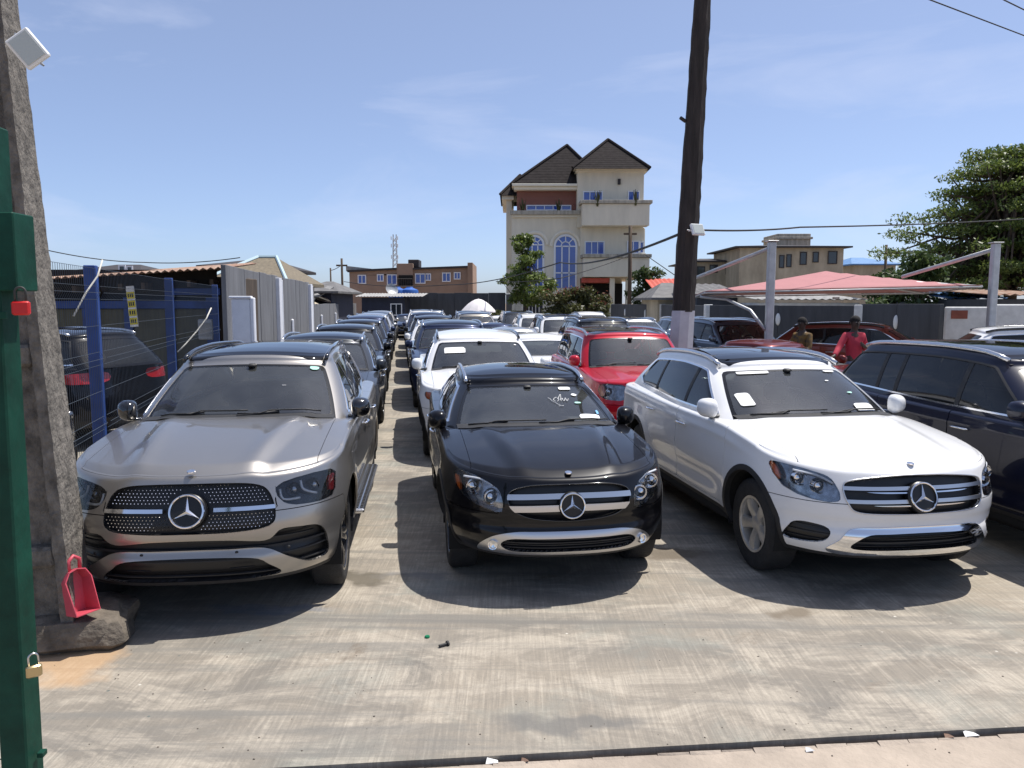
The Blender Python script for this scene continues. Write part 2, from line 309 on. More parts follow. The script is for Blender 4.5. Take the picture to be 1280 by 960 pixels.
def leaf_mat(name, c, tr=.35):
    m, n, b, out = nodes(name); b.inputs['Roughness'].default_value = .5
    g = n.nodes.new('ShaderNodeNewGeometry'); r = n.nodes.new('ShaderNodeValToRGB'); r.color_ramp.elements[0].color = (c[0]*.6, c[1]*.65, c[2]*.6, 1); r.color_ramp.elements[1].color = (c[0]*1.5, c[1]*1.35, c[2]*1.3, 1)
    n.links.new(g.outputs['Random Per Island'], r.inputs[0]); n.links.new(r.outputs[0], b.inputs['Base Color'])
    tl = n.nodes.new('ShaderNodeBsdfTranslucent'); n.links.new(r.outputs[0], tl.inputs[0]); ms = n.nodes.new('ShaderNodeMixShader'); ms.inputs[0].default_value = tr
    n.links.new(b.outputs[0], ms.inputs[1]); n.links.new(tl.outputs[0], ms.inputs[2]); n.links.new(ms.outputs[0], out.inputs[0]); return m
leaf_mat('leaf_mid', (.12, .17, .04)); leaf_mat('leaf_dark', (.06, .10, .03)); leaf_mat('leaf_olive', (.085, .095, .035)); leaf_mat('leaf_flower', (.17, .06, .04))

# ------------------------------------------------------------------ ground
tag(mesh_obj('ground', [(-900, -60, -.06), (900, -60, -.06), (900, 1800, -.06), (-900, 1800, -.06)], [(0, 1, 2, 3)], MATS['dirt']), kind='structure')
e0, e1 = gnd(430, 955), gnd(1280, 908); ed = (e1-e0).normalized(); el_, er_ = e0-ed*9, e0+ed*22
far_l, far_r = rc(66, -4.2), rc(66, 30)
slab = MB(); top = [el_, er_, Vector((far_r.x, far_r.y, 0)), Vector((far_l.x-6, far_l.y, 0))]
slab.add([Vector((p.x, p.y, z)) for z in (-.16, 0) for p in top], [(4, 5, 6, 7), (0, 1, 5, 4), (1, 2, 6, 5), (3, 0, 4, 7), (2, 3, 7, 6)])
tag(slab.build('pavement', MATS['broomed_concrete']), kind='structure')
en = Vector((ed.y, -ed.x, 0))
ap = [el_+en*.035, er_+en*.035, er_+en*7, el_+en*7]
tag(MB().add([Vector((p.x, p.y, -.022)) for p in ap], [(3, 2, 1, 0)]).build('forecourt_strip', MATS['apron']), kind='structure')
lip = MB()
for i in range(140):                      # broken mortar lip along the slab edge
    a = i*.16-6.5; h = random.uniform(.002, .012); wd = random.uniform(.01, .06); p = e0+ed*a+en*.0355
    lip.add([p+Vector((0, 0, -.03)), p+ed*.155+Vector((0, 0, -.03)), p+ed*.155+en*wd+Vector((0, 0, -.03)), p+en*wd*random.uniform(.6, 1.3)+Vector((0, 0, -.03)), p+Vector((0, 0, -.022+h)), p+ed*.155+Vector((0, 0, -.022+h*.8))], [(4, 5, 2, 3), (0, 4, 3), (1, 2, 5)])
tag(lip.build('edge_mortar', MATS['apron']), kind='structure')

def rotz(a): return Matrix.Rotation(a, 4, 'Z')
def stand(name, label, cat, loc, rz=0, group=None): return tag(empty(name, loc, rz), label, cat, group)

# ------------------------------------------------------------------ left foreground: pole, rubble, dustpan, gate post
pil = stand('concrete_pole', 'tall rough grey concrete pole of recessed section behind the green gate post', 'pole', (-2.94, 4.75, 0), R(12))
def hpole(mb, hw0, hw1, d0, d1, z0, z1, lean, n=26):
    rows = []
    for i in range(n+1):
        t = i/n; z = z0+(z1-z0)*t; w_ = hw0+(hw1-hw0)*t; d = d0+(d1-d0)*t; fl = w_*.36; k = d*.42; ox = lean*t; j = lambda: random.uniform(-.0035, .0035)
        sec = [(-w_, -d), (-w_+fl, -d), (-w_+fl+.015, -d+k), (w_-fl-.015, -d+k), (w_-fl, -d), (w_, -d), (w_, d), (-w_, d)]
        rows.append([(x+ox+j(), y+j(), z) for x, y in sec])
    k = len(mb.v); m_ = 8
    fs = [(i*m_+a, i*m_+(a+1) % m_, (i+1)*m_+(a+1) % m_, (i+1)*m_+a) for i in range(n) for a in range(m_)]
    mb.add([p for r in rows for p in r], fs+[tuple(range(n*m_, n*m_+8))])
pm_ = MB(); hpole(pm_, .205, .085, .19, .10, -.1, 6.2, -.22, 120); pm_.build('shaft', MATS['old_concrete'], pil)
for z, t_ in ((.62, .1), (1.86, .3), (3.1, .5)):       # stiffening webs across the recess
    w_ = .205+(.10-.205)*t_; d = .19+(.11-.19)*t_; MB().box((-w_*.64-.22*t_, -d+.004, z-.08), (w_*.64-.22*t_, -d*.5, z+.05), .02).build('web', MATS['old_concrete'], pil)
def rock(name, size, seed, m, sub=3):
    r_ = random.Random(seed); vs, fs = [], []; n1_, n2_ = 12, 20
    off = [Vector((r_.uniform(-9, 9), r_.uniform(-9, 9), r_.uniform(-9, 9)))]
    from mathutils import noise as nz
    P = np.zeros((n1_, n2_, 3))
    for i in range(n1_):
        a = -math.pi/2+math.pi*i/(n1_-1)
        for j in range(n2_):
            b = 2*math.pi*j/(n2_-1); d = Vector((math.cos(a)*math.cos(b), math.cos(a)*math.sin(b), math.sin(a))); q = Vector([math.copysign(abs(k)**.55, k) for k in d])
            s_ = 1+.22*nz.noise(d*1.7+off[0])+.12*nz.noise(d*4.5+off[0]); P[i, j] = (q.x*size[0]*s_, q.y*size[1]*s_, q.z*size[2]*s_)
    return MB().grid(P[:, ::-1] if False else P)
r1 = rock('r', (.36, .27, .125), 3, None).build('rubble_block', MATS['rough_rock'], angle=38); r1.location = (-2.83, 4.80, .09); r1.rotation_euler = (0, 0, R(14))
tag(r1, 'lump of rough broken concrete around the foot of the grey pole', 'rubble')
# red dustpan leaning on the pole
dp = stand('dustpan', 'red plastic dustpan propped upright on the concrete rubble', 'dustpan', (-2.655, 4.62, .245), R(62))
M = Matrix.Rotation(R(-9), 4, 'X')
sh = MB(); W_, Hh, D_ = .108, .285, .11
rim_ = [(-W_*.72, .0), (-W_*.8, Hh*.75), (-W_*.5, Hh*.95), (0, Hh), (W_*.5, Hh*.95), (W_*.8, Hh*.75), (W_*.72, 0)]
bk = [(x*.82, D_*(.75), z*.96) for x, z in rim_]; fr = [(x, 0 if i not in (0, 6) else -.05, z) for i, (x, z) in enumerate(rim_)]
vs = [M @ Vector(p) for p in fr]+[M @ Vector(p) for p in bk]; fs = [(i, i+1, 8+i, 7+i) for i in range(6)]+[tuple(range(7, 14))]+[(0, 7, 13, 6)]
o = sh.add(vs, fs).build('pan', MATS['red_plastic'], dp); md = o.modifiers.new('thick', 'SOLIDIFY'); md.thickness = .007
hh = MB().tube([M @ Vector((-.035, .03, Hh-.01)), M @ Vector((-.035, .02, Hh+.05)), M @ Vector((0, .02, Hh+.075)), M @ Vector((.035, .02, Hh+.05)), M @ Vector((.035, .03, Hh-.01))], .012, 8); hh.build('handle', MATS['red_plastic'], dp, smooth=True)
# green gate post
gp = stand('gate_post', 'dark green painted steel gate post with welded bracket', 'gate post', (-1.815, 2.72, 0), R(4))
MB().box((-.06, -.06, -.1), (.035, .05, 2.76), .006, Matrix.Rotation(R(.6), 4, 'Y')).build('post', MATS['green_paint'], gp)
MB().box((-.10, -.10, 2.07), (.028, -.064, 2.34), .004).build('bracket', MATS['green_paint'], gp); MB().box((-.105, -.075, 2.2), (.125, .056, 2.465), .004).build('hasp_box', MATS['green_paint'], gp)
gm = MB()
for i in range(8): gm.tube([(-.075-.05*i, 0, .03), (-.075-.05*i, 0, 1.9)], .0025, 5)
for i in range(26): gm.tube([(-.065, 0, .05+i*.07), (-.45, 0, .05+i*.07)], .0025, 5)
tag(gm.build('gate_mesh', MATS['green_paint'], gp), kind='stuff')
def padlock(name, label, loc, m, s_, rz):
    p = stand(name, label, 'padlock', loc, rz); MB().box((-.03*s_, -.012*s_, 0), (.03*s_, .012*s_, .052*s_), .006*s_).build('lock_body', MATS[m], p, angle=40)
    MB().tube([(-.018*s_, 0, .045*s_), (-.018*s_, 0, .085*s_)]+[(.018*s_*-math.cos(t), 0, .085*s_+.018*s_*math.sin(t)) for t in np.linspace(.2, math.pi-.2, 7)]+[(.018*s_, 0, .085*s_), (.018*s_, 0, .045*s_)], .0042*s_, 8).build('shackle', MATS['wire_dark' if m == 'red_lock' else 'steel'], p, smooth=True)
padlock('padlock', 'red bodied padlock hanging from the green gate post bracket', at(27, 394, 2.64), 'red_lock', .92, R(15))
padlock('padlock', 'brass padlock hanging low on the green gate post', at(43, 846, 2.66), 'brass', .85, R(40))
MB().box((.052, -.02, .48), (.075, .012, .50), .002).build('lock_tab', MATS['green_paint'], gp); MB().box((.02, -.085, 2.105), (.085, -.068, 2.13), .002).build('lock_tab', MATS['green_paint'], gp)
def floodlight(label, loc, rz, tilt, s_=1, arm=(0, .2, 0)):
    f = stand('floodlight', label, 'floodlight', loc, rz); M = Matrix.Rotation(tilt, 4, 'X')
    MB().box((-.11*s_, -.02*s_, -.09*s_), (.11*s_, .025*s_, .09*s_), .008*s_, M).build('housing', MATS['lamp_white'], f)
    MB().box((-.092*s_, -.026*s_, -.072*s_), (.092*s_, -.0215*s_, .072*s_), .001*s_, M).build('lens', MATS['lamp_lens'], f)
    MB().tube([M @ Vector((-.118*s_, 0, 0)), M @ Vector((-.118*s_, .06*s_, 0)), M @ Vector((.118*s_, .06*s_, 0)), M @ Vector((.118*s_, 0, 0))], .007*s_, 6).tube([M @ Vector((0, .06*s_, 0)), Vector(arm)], .012*s_, 6).build('mounting_bracket', MATS['galv'], f); return f
P = at(35, 61, 4.32); floodlight('small white floodlight fixed near the top of the concrete pole', P, R(24), R(10), .78, (-.1, .2, .05)).rotation_euler = (R(-4), R(52), R(18))

# ------------------------------------------------------------------ blue mesh fence
fp = [Vector((-3.25, 4.7, 0)), Vector((-3.86, 7.15, 0)), Vector((-4.76, 10.8, 0)), Vector((-5.69, 14.9, 0))]
fe = stand('mesh_fence', 'blue steel mesh fence with square posts beside the parked cars', 'fence', fp[0])
for i, p in enumerate(fp):
    q = p-fp[0]; a = math.atan2(fp[1].x-fp[0].x, fp[1].y-fp[0].y)
    if i: MB().box((-.05, -.05, -.05), (.05, .05, 2.5), .006, Matrix.Translation(q) @ rotz(-a)).build('post', MATS['blue_paint'], fe)
for i in range(3):
    a, b = fp[i]-fp[0], fp[i+1]-fp[0]; L_ = (b-a).length; d = (b-a)/L_; nn = Vector((d.y, -d.x, 0)); mb = MB(); k = int(L_/.055)
    fold = lambda z: .03*max(0, 1-abs(((z-.15) % .6)-.3)/.06)
    zs_ = []
    for f in (.15, .75, 1.35, 1.95): zs_ += [f+.0, f+.24, f+.30, f+.36]
    zs_ = sorted(set([.06]+zs_+[2.47]))
    for j in range(1, k):
        p = a+d*(j*L_/k)+nn*.055; mb.tube([p+nn*(fold(z))+Vector((0, 0, z)) for z in zs_], .0023, 3, cap=False)
    for z in zs_: mb.tube([a+d*.05+nn*(.055+fold(z))+Vector((0, 0, z)), b-d*.05+nn*(.055+fold(z))+Vector((0, 0, z))], .0022, 3, cap=False)
    tag(mb.build('mesh_panel', MATS['wire_blue'], fe), kind='stuff')
cab = MB().tube([at(128, 325, 7.0), at(122, 345, 6.9), at(108, 365, 6.8), at(92, 395, 6.6)], .008, 6); tag(cab.build('loose_cable', MATS['pale_cable'], smooth=True), 'pale loose cable draped over the top of the mesh fence', 'cable')
cab = MB().tube([at(264, 385, 13.7), at(258, 398, 13.5), at(246, 414, 13.2), at(232, 430, 12.8), at(222, 440, 12.6)], .012, 6); tag(cab.build('loose_rope', MATS['pale_cable'], smooth=True), 'pale rope hanging slantwise against the far mesh panel', 'rope')

# ------------------------------------------------------------------ sheds behind the fence
sd = stand('shed', 'long low shed with blue timber frame and olive panels behind the mesh fence', 'shed', (-10.9, 17.4, 0), R(2))
LW = 4.2
MB().box((-2.5, .12, -.1), (LW, .2, 2.9), 0).build('back_wall', MATS['dark_void'], sd)
xs = np.linspace(-2.3, LW-.1, 8)
for i, x in enumerate(xs):
    MB().box((x-.09, -.06, -.1), (x+.09, .08, 2.28), .01).build('post', MATS['blue_paint'], sd)
    if i < len(xs)-1: MB().box((x+.1, .0, -.1), (xs[i+1]-.1, .05, 2.02), .01).build('panel', MATS['olive_panel'], sd)
MB().box((-2.4, -.09, 2.03), (LW, -.062, 2.2), .008).build('beam', MATS['blue_paint'], sd)
MB().box((LW-.9, -.1, 2.33), (LW+.15, -.05, 2.48), .008).build('upper_beam', MATS['blue_paint'], sd)
def corrugated(mb, A, B, C, D, n, amp):
    """sheet A-B along the ribs' spacing, C-D opposite"""
    rows = []
    for i in range(n*4+1):
        t = i/(n*4); z = Vector((0, 0, amp*math.sin(t*n*2*math.pi))); rows.append([tuple(Vector(A).lerp(B, t)+z), tuple(Vector(D).lerp(C, t)+z)])
    mb.grid(np.array(rows)); return mb
o = corrugated(MB(), Vector((-2.9, -.6, 2.46)), Vector((LW+.42, -.6, 2.92)), Vector((LW-.2, 4, 3.25)), Vector((-2.9, 4, 2.75)), 46, .025).build('roof_sheet', MATS['rust_sheet'], sd); o.modifiers.new('t', 'SOLIDIFY').thickness = .012
MB().box((LW-.15, .3, 0), (LW+.32, 2.2, 2.75), .02).build('end_wall', MATS['old_wood'], sd)
for k in range(14): MB().box((-2.3+k*.5, -.3, 2.2+k*.026), (-2.22+k*.5, .1, 2.34+k*.026), 0).build('rafter', MATS['old_wood'], sd)
ys_ = stand('sign_strip', 'narrow yellow and white notice strip with black lettering on the blue shed', 'sign', at(167, 383, 17.2)-Vector((0, 0, .45)), 0)
MB().box((-.09, -.01, 0), (.09, .01, .9), .002, Matrix.Rotation(R(-4), 4, 'Y')).build('board', MATS['paper'], ys_)
for k in range(4):
    MB().box((-.085, -.014, .05+k*.19), (.085, -.011, .20+k*.19), 0, Matrix.Rotation(R(-4), 4, 'Y')).build('yellow_field', MATS['yellow_sign'], ys_)
    lm = MB()
    for q in range(3): lm.box((-.06+.045*q, -.018, .085+k*.19), (-.035+.045*q, -.0145, .165+k*.19), 0, Matrix.Rotation(R(-4), 4, 'Y'))
    tag(lm.build('lettering', MATS['sign_black'], ys_), kind='stuff')
mbx = stand('meter_box', 'grey meter box on the dark timber end of the shed', 'meter box', (-6.72, 17.05, 1.55)); MB().box((-.16, -.1, -.2), (.16, .08, .25), .02).build('case', MATS['galv'], mbx); MB().box((-.12, -.112, -.12), (.12, -.101, .17), .004).build('lid', MATS['grey_sheet'], mbx)

def hip_roof_house(name, label, u0, u1, veave, vtop, Y, wallm, roofm, depth=7, over=.3, apex=.5, vbase=None, wins=(), group=None):
    A, B = at(u0, veave, Y), at(u1, veave, Y); T = at((u0+u1)/2, vtop, Y); h = stand(name, label, 'house', (A.x, Y, 0), 0, group); w_ = B.x-A.x; ze = A.z; zt = T.z
    MB().box((0, 0, -.06), (w_, depth, ze), .02).build('wall', MATS[wallm], h)
    e = over; r = [(-e, -e, ze), (w_+e, -e, ze), (w_+e, depth+e, ze), (-e, depth+e, ze), (w_*apex-.15*w_, depth/2, zt), (w_*apex+.15*w_, depth/2, zt)]
    o = MB().add(r+[(x, y, z-.12) for x, y, z in r[:4]], [(0, 1, 5, 4), (1, 2, 5), (2, 3, 4, 5), (3, 0, 4), (6, 7, 1, 0), (7, 8, 2, 1), (8, 9, 3, 2), (9, 6, 0, 3), (9, 8, 7, 6)]).build('roof', MATS[roofm], h)
    for (a, b, c, d) in wins:
        P, Q = at(a, b, Y), at(c, d, Y); wi = MB().box((P.x-A.x, -.03, Q.z), (Q.x-A.x, .02, P.z), .005).build('window', MATS['pane_dark'], h)
        fw = MB(); x0, x1, z0, z1 = P.x-A.x, Q.x-A.x, Q.z, P.z; f_ = .07
        for lo, hi in (((x0-f_, -.06, z0-f_), (x1+f_, -.005, z0)), ((x0-f_, -.06, z1), (x1+f_, -.005, z1+f_)), ((x0-f_, -.06, z0), (x0, -.005, z1)), ((x1, -.06, z0), (x1+f_, -.005, z1))): fw.box(lo, hi)
        fw.build('window_frame', MATS['frame_white' if u0 < 500 else 'dark_trim'], wi)
    return h
hip_roof_house('house', 'low grey house with flat dark eave above the mesh fence', 60, 168, 345, 326, 40, 'grey_wall', 'dark_trim', 8, .6, wins=((150, 333, 156, 340), (160, 334, 165, 341)))
hip_roof_house('house', 'house with pinkish rusted hip roof behind the blue shed', 176, 262, 344, 330, 34, 'tan_wall', 'rust_sheet', 8, .5)
hip_roof_house('house', 'house with dark sheet roof rising behind the grey wall end', 262, 326, 332, 318, 32, 'old_wood', 'dark_trim', 7, .4)
lh = hip_roof_house('house', 'house with brown patterned hip roof edged in pale blue behind the grey wall', 268, 350, 352, 317, 29, 'tan_wall', 'lattice_roof', 5, .35, .5)
rf_ = [c for c in lh.children if c.name.startswith('roof')][0].data.vertices
for a, b in ((0, 4), (1, 5), (4, 5)): MB().tube([rf_[a].co+Vector((0, 0, .03)), rf_[b].co+Vector((0, 0, .03))], .07, 6).build('ridge_cap', mat('pale_blue', (.42, .55, .60), .6), lh)
hip_roof_house('house', 'dark low building with sheet roof at the far end of the grey wall', 380, 414, 364, 350, 44, 'shed_blue', 'slate_sheet', 6, .5)

# ------------------------------------------------------------------ grey panel wall along the left of the lot
WT = -3.75
gw = stand('panel_wall', 'grey painted concrete panel wall along the left row of cars', 'wall', rc(17.4, WT), ROW)
def panels(root, s0, s1, h, wd, m, white, th=.1):
    s_ = s0; i = 0
    while s_ < s1-.2:
        e = min(s_+wd, s1); hh = h+random.uniform(-.015, .015); off = random.uniform(-.008, .008)
        MB().box((-th+off, s_+.008, -.1), (0+off, e-.008, hh), .008).build('panel', MATS[m], root)
        s_ = e; i += 1
for (a, b, h, wd) in ((0, 15.1, 2.96, 1.0), (15.3, 47, 2.10, 1.2)): panels(gw, a, b, h, wd, 'grey_wall', True)
for s_, h, wd in ((7.1, 2.9, .5), (15.2, 2.9, .55)):
    MB().box((-.06, s_-wd, -.1), (.11, s_, h), .01).build('pier', MATS['white_paint'], gw); MB().box((.0, s_+.004, -.1), (.125, s_+.09, h-.05), .01).build('pier_edge', MATS['white_paint'], gw)
for s_ in (9.5, 19, 26.5, 34, 41): MB().box((.0, s_, .9), (.10, s_+.12, 1.62), .04).build('marker_post', MATS['white_paint'], gw)
wb = stand('gate_pier', 'white painted pier standing at the near end of the grey panel wall', 'pier', rc(15.9, WT+.78), ROW)
MB().box((-.36, -.06, -.1), (.0, .1, 2.24), .02).build('pier', MATS['white_paint'], wb); MB().box((.002, -.08, -.1), (.07, .12, 2.26), .015).build('pier_edge', MATS['white_paint'], wb); MB().box((-.40, -.09, 2.241), (.02, .13, 2.29), .01).build('cap', MATS['white_paint'], wb)
# scrap heap and blue-black shack beyond the wall
jk = stand('scrap_heap', 'heap of rusty sheets and planks behind the far grey wall', 'scrap', rc(43, WT-1.6), ROW)
for i in range(44):
    w_, l_, h_ = random.uniform(.3, 1.1), random.uniform(.6, 2.2), random.uniform(.02, .09); M = Matrix.Translation((random.uniform(-1.4, .9), random.uniform(-7, 9), 1.5+random.uniform(0, 1.15))) @ Matrix.Rotation(random.uniform(-.5, .5), 4, 'X') @ Matrix.Rotation(random.uniform(-.5, .5), 4, 'Y') @ rotz(random.uniform(0, 3.14))
    MB().box((-w_/2, -l_/2, 0), (w_/2, l_/2, h_), 0, M).build('scrap_piece', MATS[random.choice(['rust_sheet', 'old_wood', 'grey_sheet', 'tan_wall'])], jk)
MB().box((-1.6, -7.5, -.05), (.9, 9.5, 1.9), .2).build('heap_core', MATS['dark_void'], jk)
P = at(452, 378, 58); Q = at(506, 378, 58)
sk = stand('shack', 'dark blue shack with small white framed window at the end of the lot', 'shack', (P.x, 58, 0)); wv = Q.x-P.x
MB().box((0, 0, -.05), (wv, 3, 2.55), .02).build('wall', MATS['shed_blue'], sk); o = corrugated(MB(), Vector((-.4, -.6, 2.62)), Vector((wv+1.4, -.6, 2.62)), Vector((wv+1.4, 3.3, 2.9)), Vector((-.4, 3.3, 2.9)), 22, .02).build('roof_sheet', MATS['grey_sheet'], sk); o.modifiers.new('t', 'SOLIDIFY').thickness = .015
wn = MB()
for lo, hi in (((2.15, -.06, 1.2), (2.22, 0, 2.1)), ((2.95, -.06, 1.2), (3.02, 0, 2.1)), ((2.22, -.06, 2.03), (2.95, 0, 2.1)), ((2.22, -.06, 1.2), (2.95, 0, 1.27)), ((2.56, -.05, 1.27), (2.61, 0, 2.03))): wn.box(lo, hi)
wn.build('window_frame', MATS['frame_white'], sk); MB().box((2.22, -.02, 1.27), (2.95, -.004, 2.03)).build('window_pane', MATS['pane_dark'], sk)
P = at(504, 378, 62); Q = at(632, 378, 62)
bw = stand('end_wall', 'blackened block wall closing the far end of the lot', 'wall', (P.x, 62, 0))
for i in range(6): MB().box(((Q.x-P.x)*i/6, 0, -.1), ((Q.x-P.x)*(i+1)/6-.01, .22, 2.92+.03*(i % 2)), .01).build('wall_bay', MATS['dark_wall'], bw)

# ------------------------------------------------------------------ brown two-storey block
Yb = 86
def zx(x, y, Y, o=(400, 280), k=5.3333): return at(o[0]+x/k, o[1]+y/k, Y)
bb = stand('apartment_block', 'low brown apartment block with dark parapet and white framed windows', 'building', (0, Yb, 0))
a, b_ = zx(195, 320, Yb), zx(1020, 290, Yb); wins = [(258, 345, 303, 393), (386, 341, 420, 378), (452, 342, 508, 400), (640, 336, 698, 392), (706, 336, 735, 372), (820, 330, 866, 380), (898, 327, 932, 364)]
MB().box((a.x, 0, -.05), (b_.x, 9, a.z-.35), .02).build('wall', MATS['brown_wall'], bb)
def sloped(mb, x0, y0, x1, y1, th, Y, d0, d1, o=(400, 280), k=5.3333):
    A, B = zx(x0, y0, Y, o, k), zx(x1, y1, Y, o, k); mb.add([(A.x, d0, A.z-th), (B.x, d0, B.z-th), (B.x, d1, B.z-th), (A.x, d1, A.z-th), (A.x, d0, A.z), (B.x, d0, B.z), (B.x, d1, B.z), (A.x, d1, A.z)], [(0, 3, 2, 1), (4, 5, 6, 7), (0, 1, 5, 4), (1, 2, 6, 5), (2, 3, 7, 6), (3, 0, 4, 7)]); return mb
sloped(MB(), 195, 318, 515, 300, .5, Yb, -.02, 9.02).build('wall_top', MATS['brown_wall'], bb); sloped(MB(), 620, 300, 1000, 285, 1.2, Yb, -.021, 9.02).build('wall_top', MATS['brown_wall'], bb)
sloped(MB(), 185, 308, 512, 292, .22, Yb, -.3, 9.2).build('parapet', MATS['dark_trim'], bb); sloped(MB(), 622, 292, 1000, 278, .22, Yb, -.3, 9.2).build('parapet', MATS['dark_trim'], bb)
A, B = zx(512, 264, Yb), zx(622, 345, Yb); MB().box((A.x, -.25, B.z-.1), (B.x, 4, A.z), .02).build('stair_tower', MATS['brown_wall'], bb)
A, B = zx(525, 342, Yb), zx(622, 414, Yb); MB().box((A.x, -.30, B.z), (B.x, -.26, A.z), 0).build('balcony_opening', MATS['dark_void'], bb); MB().box((A.x-.1, -.7, B.z-.15), (B.x+.1, -.31, B.z+.02), .01).build('balcony_slab', MATS['brown_wall'], bb)
for k in range(9): x = A.x+(B.x-A.x)*k/8; MB().tube([(x, -.62, B.z+.02), (x, -.62, B.z+.75)], .03, 5).build('baluster', MATS['dark_trim'], bb)
MB().tube([(A.x, -.62, B.z+.78), (B.x, -.62, B.z+.78)], .04, 5).build('handrail', MATS['dark_trim'], bb)
A, B = zx(985, 240, Yb), zx(1020, 460, Yb); MB().box((A.x, -.5, -.05), (B.x, 9.1, A.z-.3), .02).build('end_pier', MATS['brown_wall'], bb)
for (x0, y0, x1, y1) in wins:
    A, B = zx(x0, y0, Yb), zx(x1, y1, Yb); wo = MB().box((A.x, -.05, B.z), (B.x, -.025, A.z)).build('window', MATS['pane_blue'], bb); f = MB(); g = .1
    for lo, hi in (((A.x-g, -.1, B.z-g), (B.x+g, -.026, B.z)), ((A.x-g, -.1, A.z), (B.x+g, -.026, A.z+g)), ((A.x-g, -.1, B.z), (A.x, -.026, A.z)), ((B.x, -.1, B.z), (B.x+g, -.026, A.z)), (((A.x+B.x)/2-.04, -.09, B.z), ((A.x+B.x)/2+.04, -.051, A.z))): f.box(lo, hi)
    f.build('window_frame', MATS['frame_white'], wo)
A, B = zx(583, 235, Yb), zx(655, 268, Yb); MB().box((A.x, .5, B.z-.3), (B.x, 3, A.z), .05).build('roof_tank', MATS['dark_trim'], bb); A, B = zx(160, 275, Yb), zx(330, 310, Yb); sloped(MB(), 160, 276, 335, 296, .6, Yb, 1, 8).build('roof_sheet', MATS['grey_sheet'], bb)
for k, (x, y) in enumerate(((598, 445), (515, 445))):
    P = zx(x, y, 66); tk = stand('water_tank', ['blue plastic water tank above the block wall', 'blue plastic water tank beside the grey dish'][k], 'water tank', (P.x, 66, 0)); MB().lathe([(0, 2.4), (.7, 2.4), (.74, 2.5), (.74, 3.1), (.68, 3.25), (.3, 3.4), (.25, 3.5), (0, 3.5)], 18).build('drum', MATS['tank_blue'], tk, angle=40); MB().box((-.6, -.6, -.05), (.6, .6, 2.4), .02).build('stand', MATS['dark_wall'], tk)
P = zx(478, 445, 65); ds = stand('satellite_dish', 'pale satellite dish on a post above the shack roof', 'dish', (P.x, 65, 0)); MB().lathe([(0, -.12), (.2, -.10), (.4, -.03), (.55, .06)], 20, Matrix.Translation((0, 0, 3.25)) @ Matrix.Rotation(R(58), 4, 'X') @ Matrix.Rotation(R(30), 4, 'Y')).build('reflector', MATS['galv'], ds, smooth=True); MB().tube([(0, .2, -.05), (0, .2, 3.2)], .05, 6).build('post', MATS['galv'], ds)
# lattice mast far away
P = at(494, 336, 210); tw_ = stand('lattice_mast', 'thin white lattice telecom mast rising behind the brown block', 'mast', (P.x, 210, 0)); H0 = at(494, 293, 210).z; lm = MB(); hw = lambda z: .8-.4*z/H0
for sx, sy in ((-1, -1), (1, -1), (1, 1), (-1, 1)): MB().tube([(sx*hw(0), sy*hw(0), -.1), (sx*hw(H0), sy*hw(H0), H0)], .09, 5).build('leg', MATS['galv'], tw_)
for k in range(int(H0/1.3)):
    z0, z1 = k*1.3, (k+1)*1.3
    for (ax, ay), (bx_, by) in (((-1, -1), (1, -1)), ((1, -1), (1, 1)), ((1, 1), (-1, 1)), ((-1, 1), (-1, -1))): lm.tube([(ax*hw(z0), ay*hw(z0), z0), (bx_*hw(z1), by*hw(z1), z1)], .05, 4); lm.tube([(bx_*hw(z0), by*hw(z0), z0), (ax*hw(z1), ay*hw(z1), z1)], .05, 4)
tag(lm.build('lattice', MATS['galv'], tw_), kind='stuff')
for z in (H0-1, H0-3, H0-6):
    for sx in (-1, 1): MB().box((sx*.85-.12, -.7, z-.5), (sx*.85+.12, -.5, z+.5), .05).build('antenna', MATS['lamp_white'], tw_)
# ------------------------------------------------------------------ cream building with the blue arched windows
YB = 70
zb = lambda x, y, Y=YB: at(600+x/4, 160+y/4, Y)
cb = stand('office_building', 'tall cream building with two dark tiled roofs and blue arched windows', 'building', (0, YB, 0))
def bxl(nm, x0, y0, x1, y1, d0, d1, m, bev=.02, par=None, zlow=None):
    A, B = zb(x0, y0), zb(x1, y1); return MB().box((A.x, d0, B.z if zlow is None else zlow), (B.x, d1, A.z), bev).build(nm, MATS[m], par or cb)
bxl('wall', 130, 330, 160, 900, 2.2, 12, 'cream', zlow=-.05); bxl('wall', 158, 415, 500, 900, 0, 12, 'cream', zlow=-.05); bxl('wall', 486, 215, 813, 500, -.3, 11, 'cream'); bxl('wall', 501, 499, 815, 752, -.25, 11, 'cream'); bxl('wall', 510, 751, 720, 900, 1.6, 11, 'cream', zlow=-.05)
def brick_mat():
    m, n, b, out = nodes('brickwork'); b.inputs['Roughness'].default_value = .85; t = n.nodes.new('ShaderNodeTexCoord'); q = n.nodes.new('ShaderNodeMapping'); q.inputs['Rotation'].default_value = (R(90), 0, 0); n.links.new(t.outputs['Object'], q.inputs[0])
    k = n.nodes.new('ShaderNodeTexBrick'); k.inputs['Scale'].default_value = 2.2; k.inputs['Color1'].default_value = (.26, .075, .05, 1); k.inputs['Color2'].default_value = (.19, .05, .035, 1); k.inputs['Mortar'].default_value = (.32, .25, .2, 1); k.inputs['Mortar Size'].default_value = .02; n.links.new(q.outputs[0], k.inputs['Vector']); n.links.new(k.outputs[0], b.inputs['Base Color']); return m
brick_mat(); bxl('brick_panel', 185, 305, 486, 416, .9, 2, 'brickwork')
bxl('cornice', 160, 280, 490, 292, -.3, 11, 'cream_light'); bxl('cornice', 170, 292, 488, 308, .0, 10.8, 'cream_light'); bxl('cornice', 470, 197, 845, 208, -.9, 11.6, 'cream_light'); bxl('cornice', 478, 208, 832, 222, -.6, 11.4, 'cream_light')
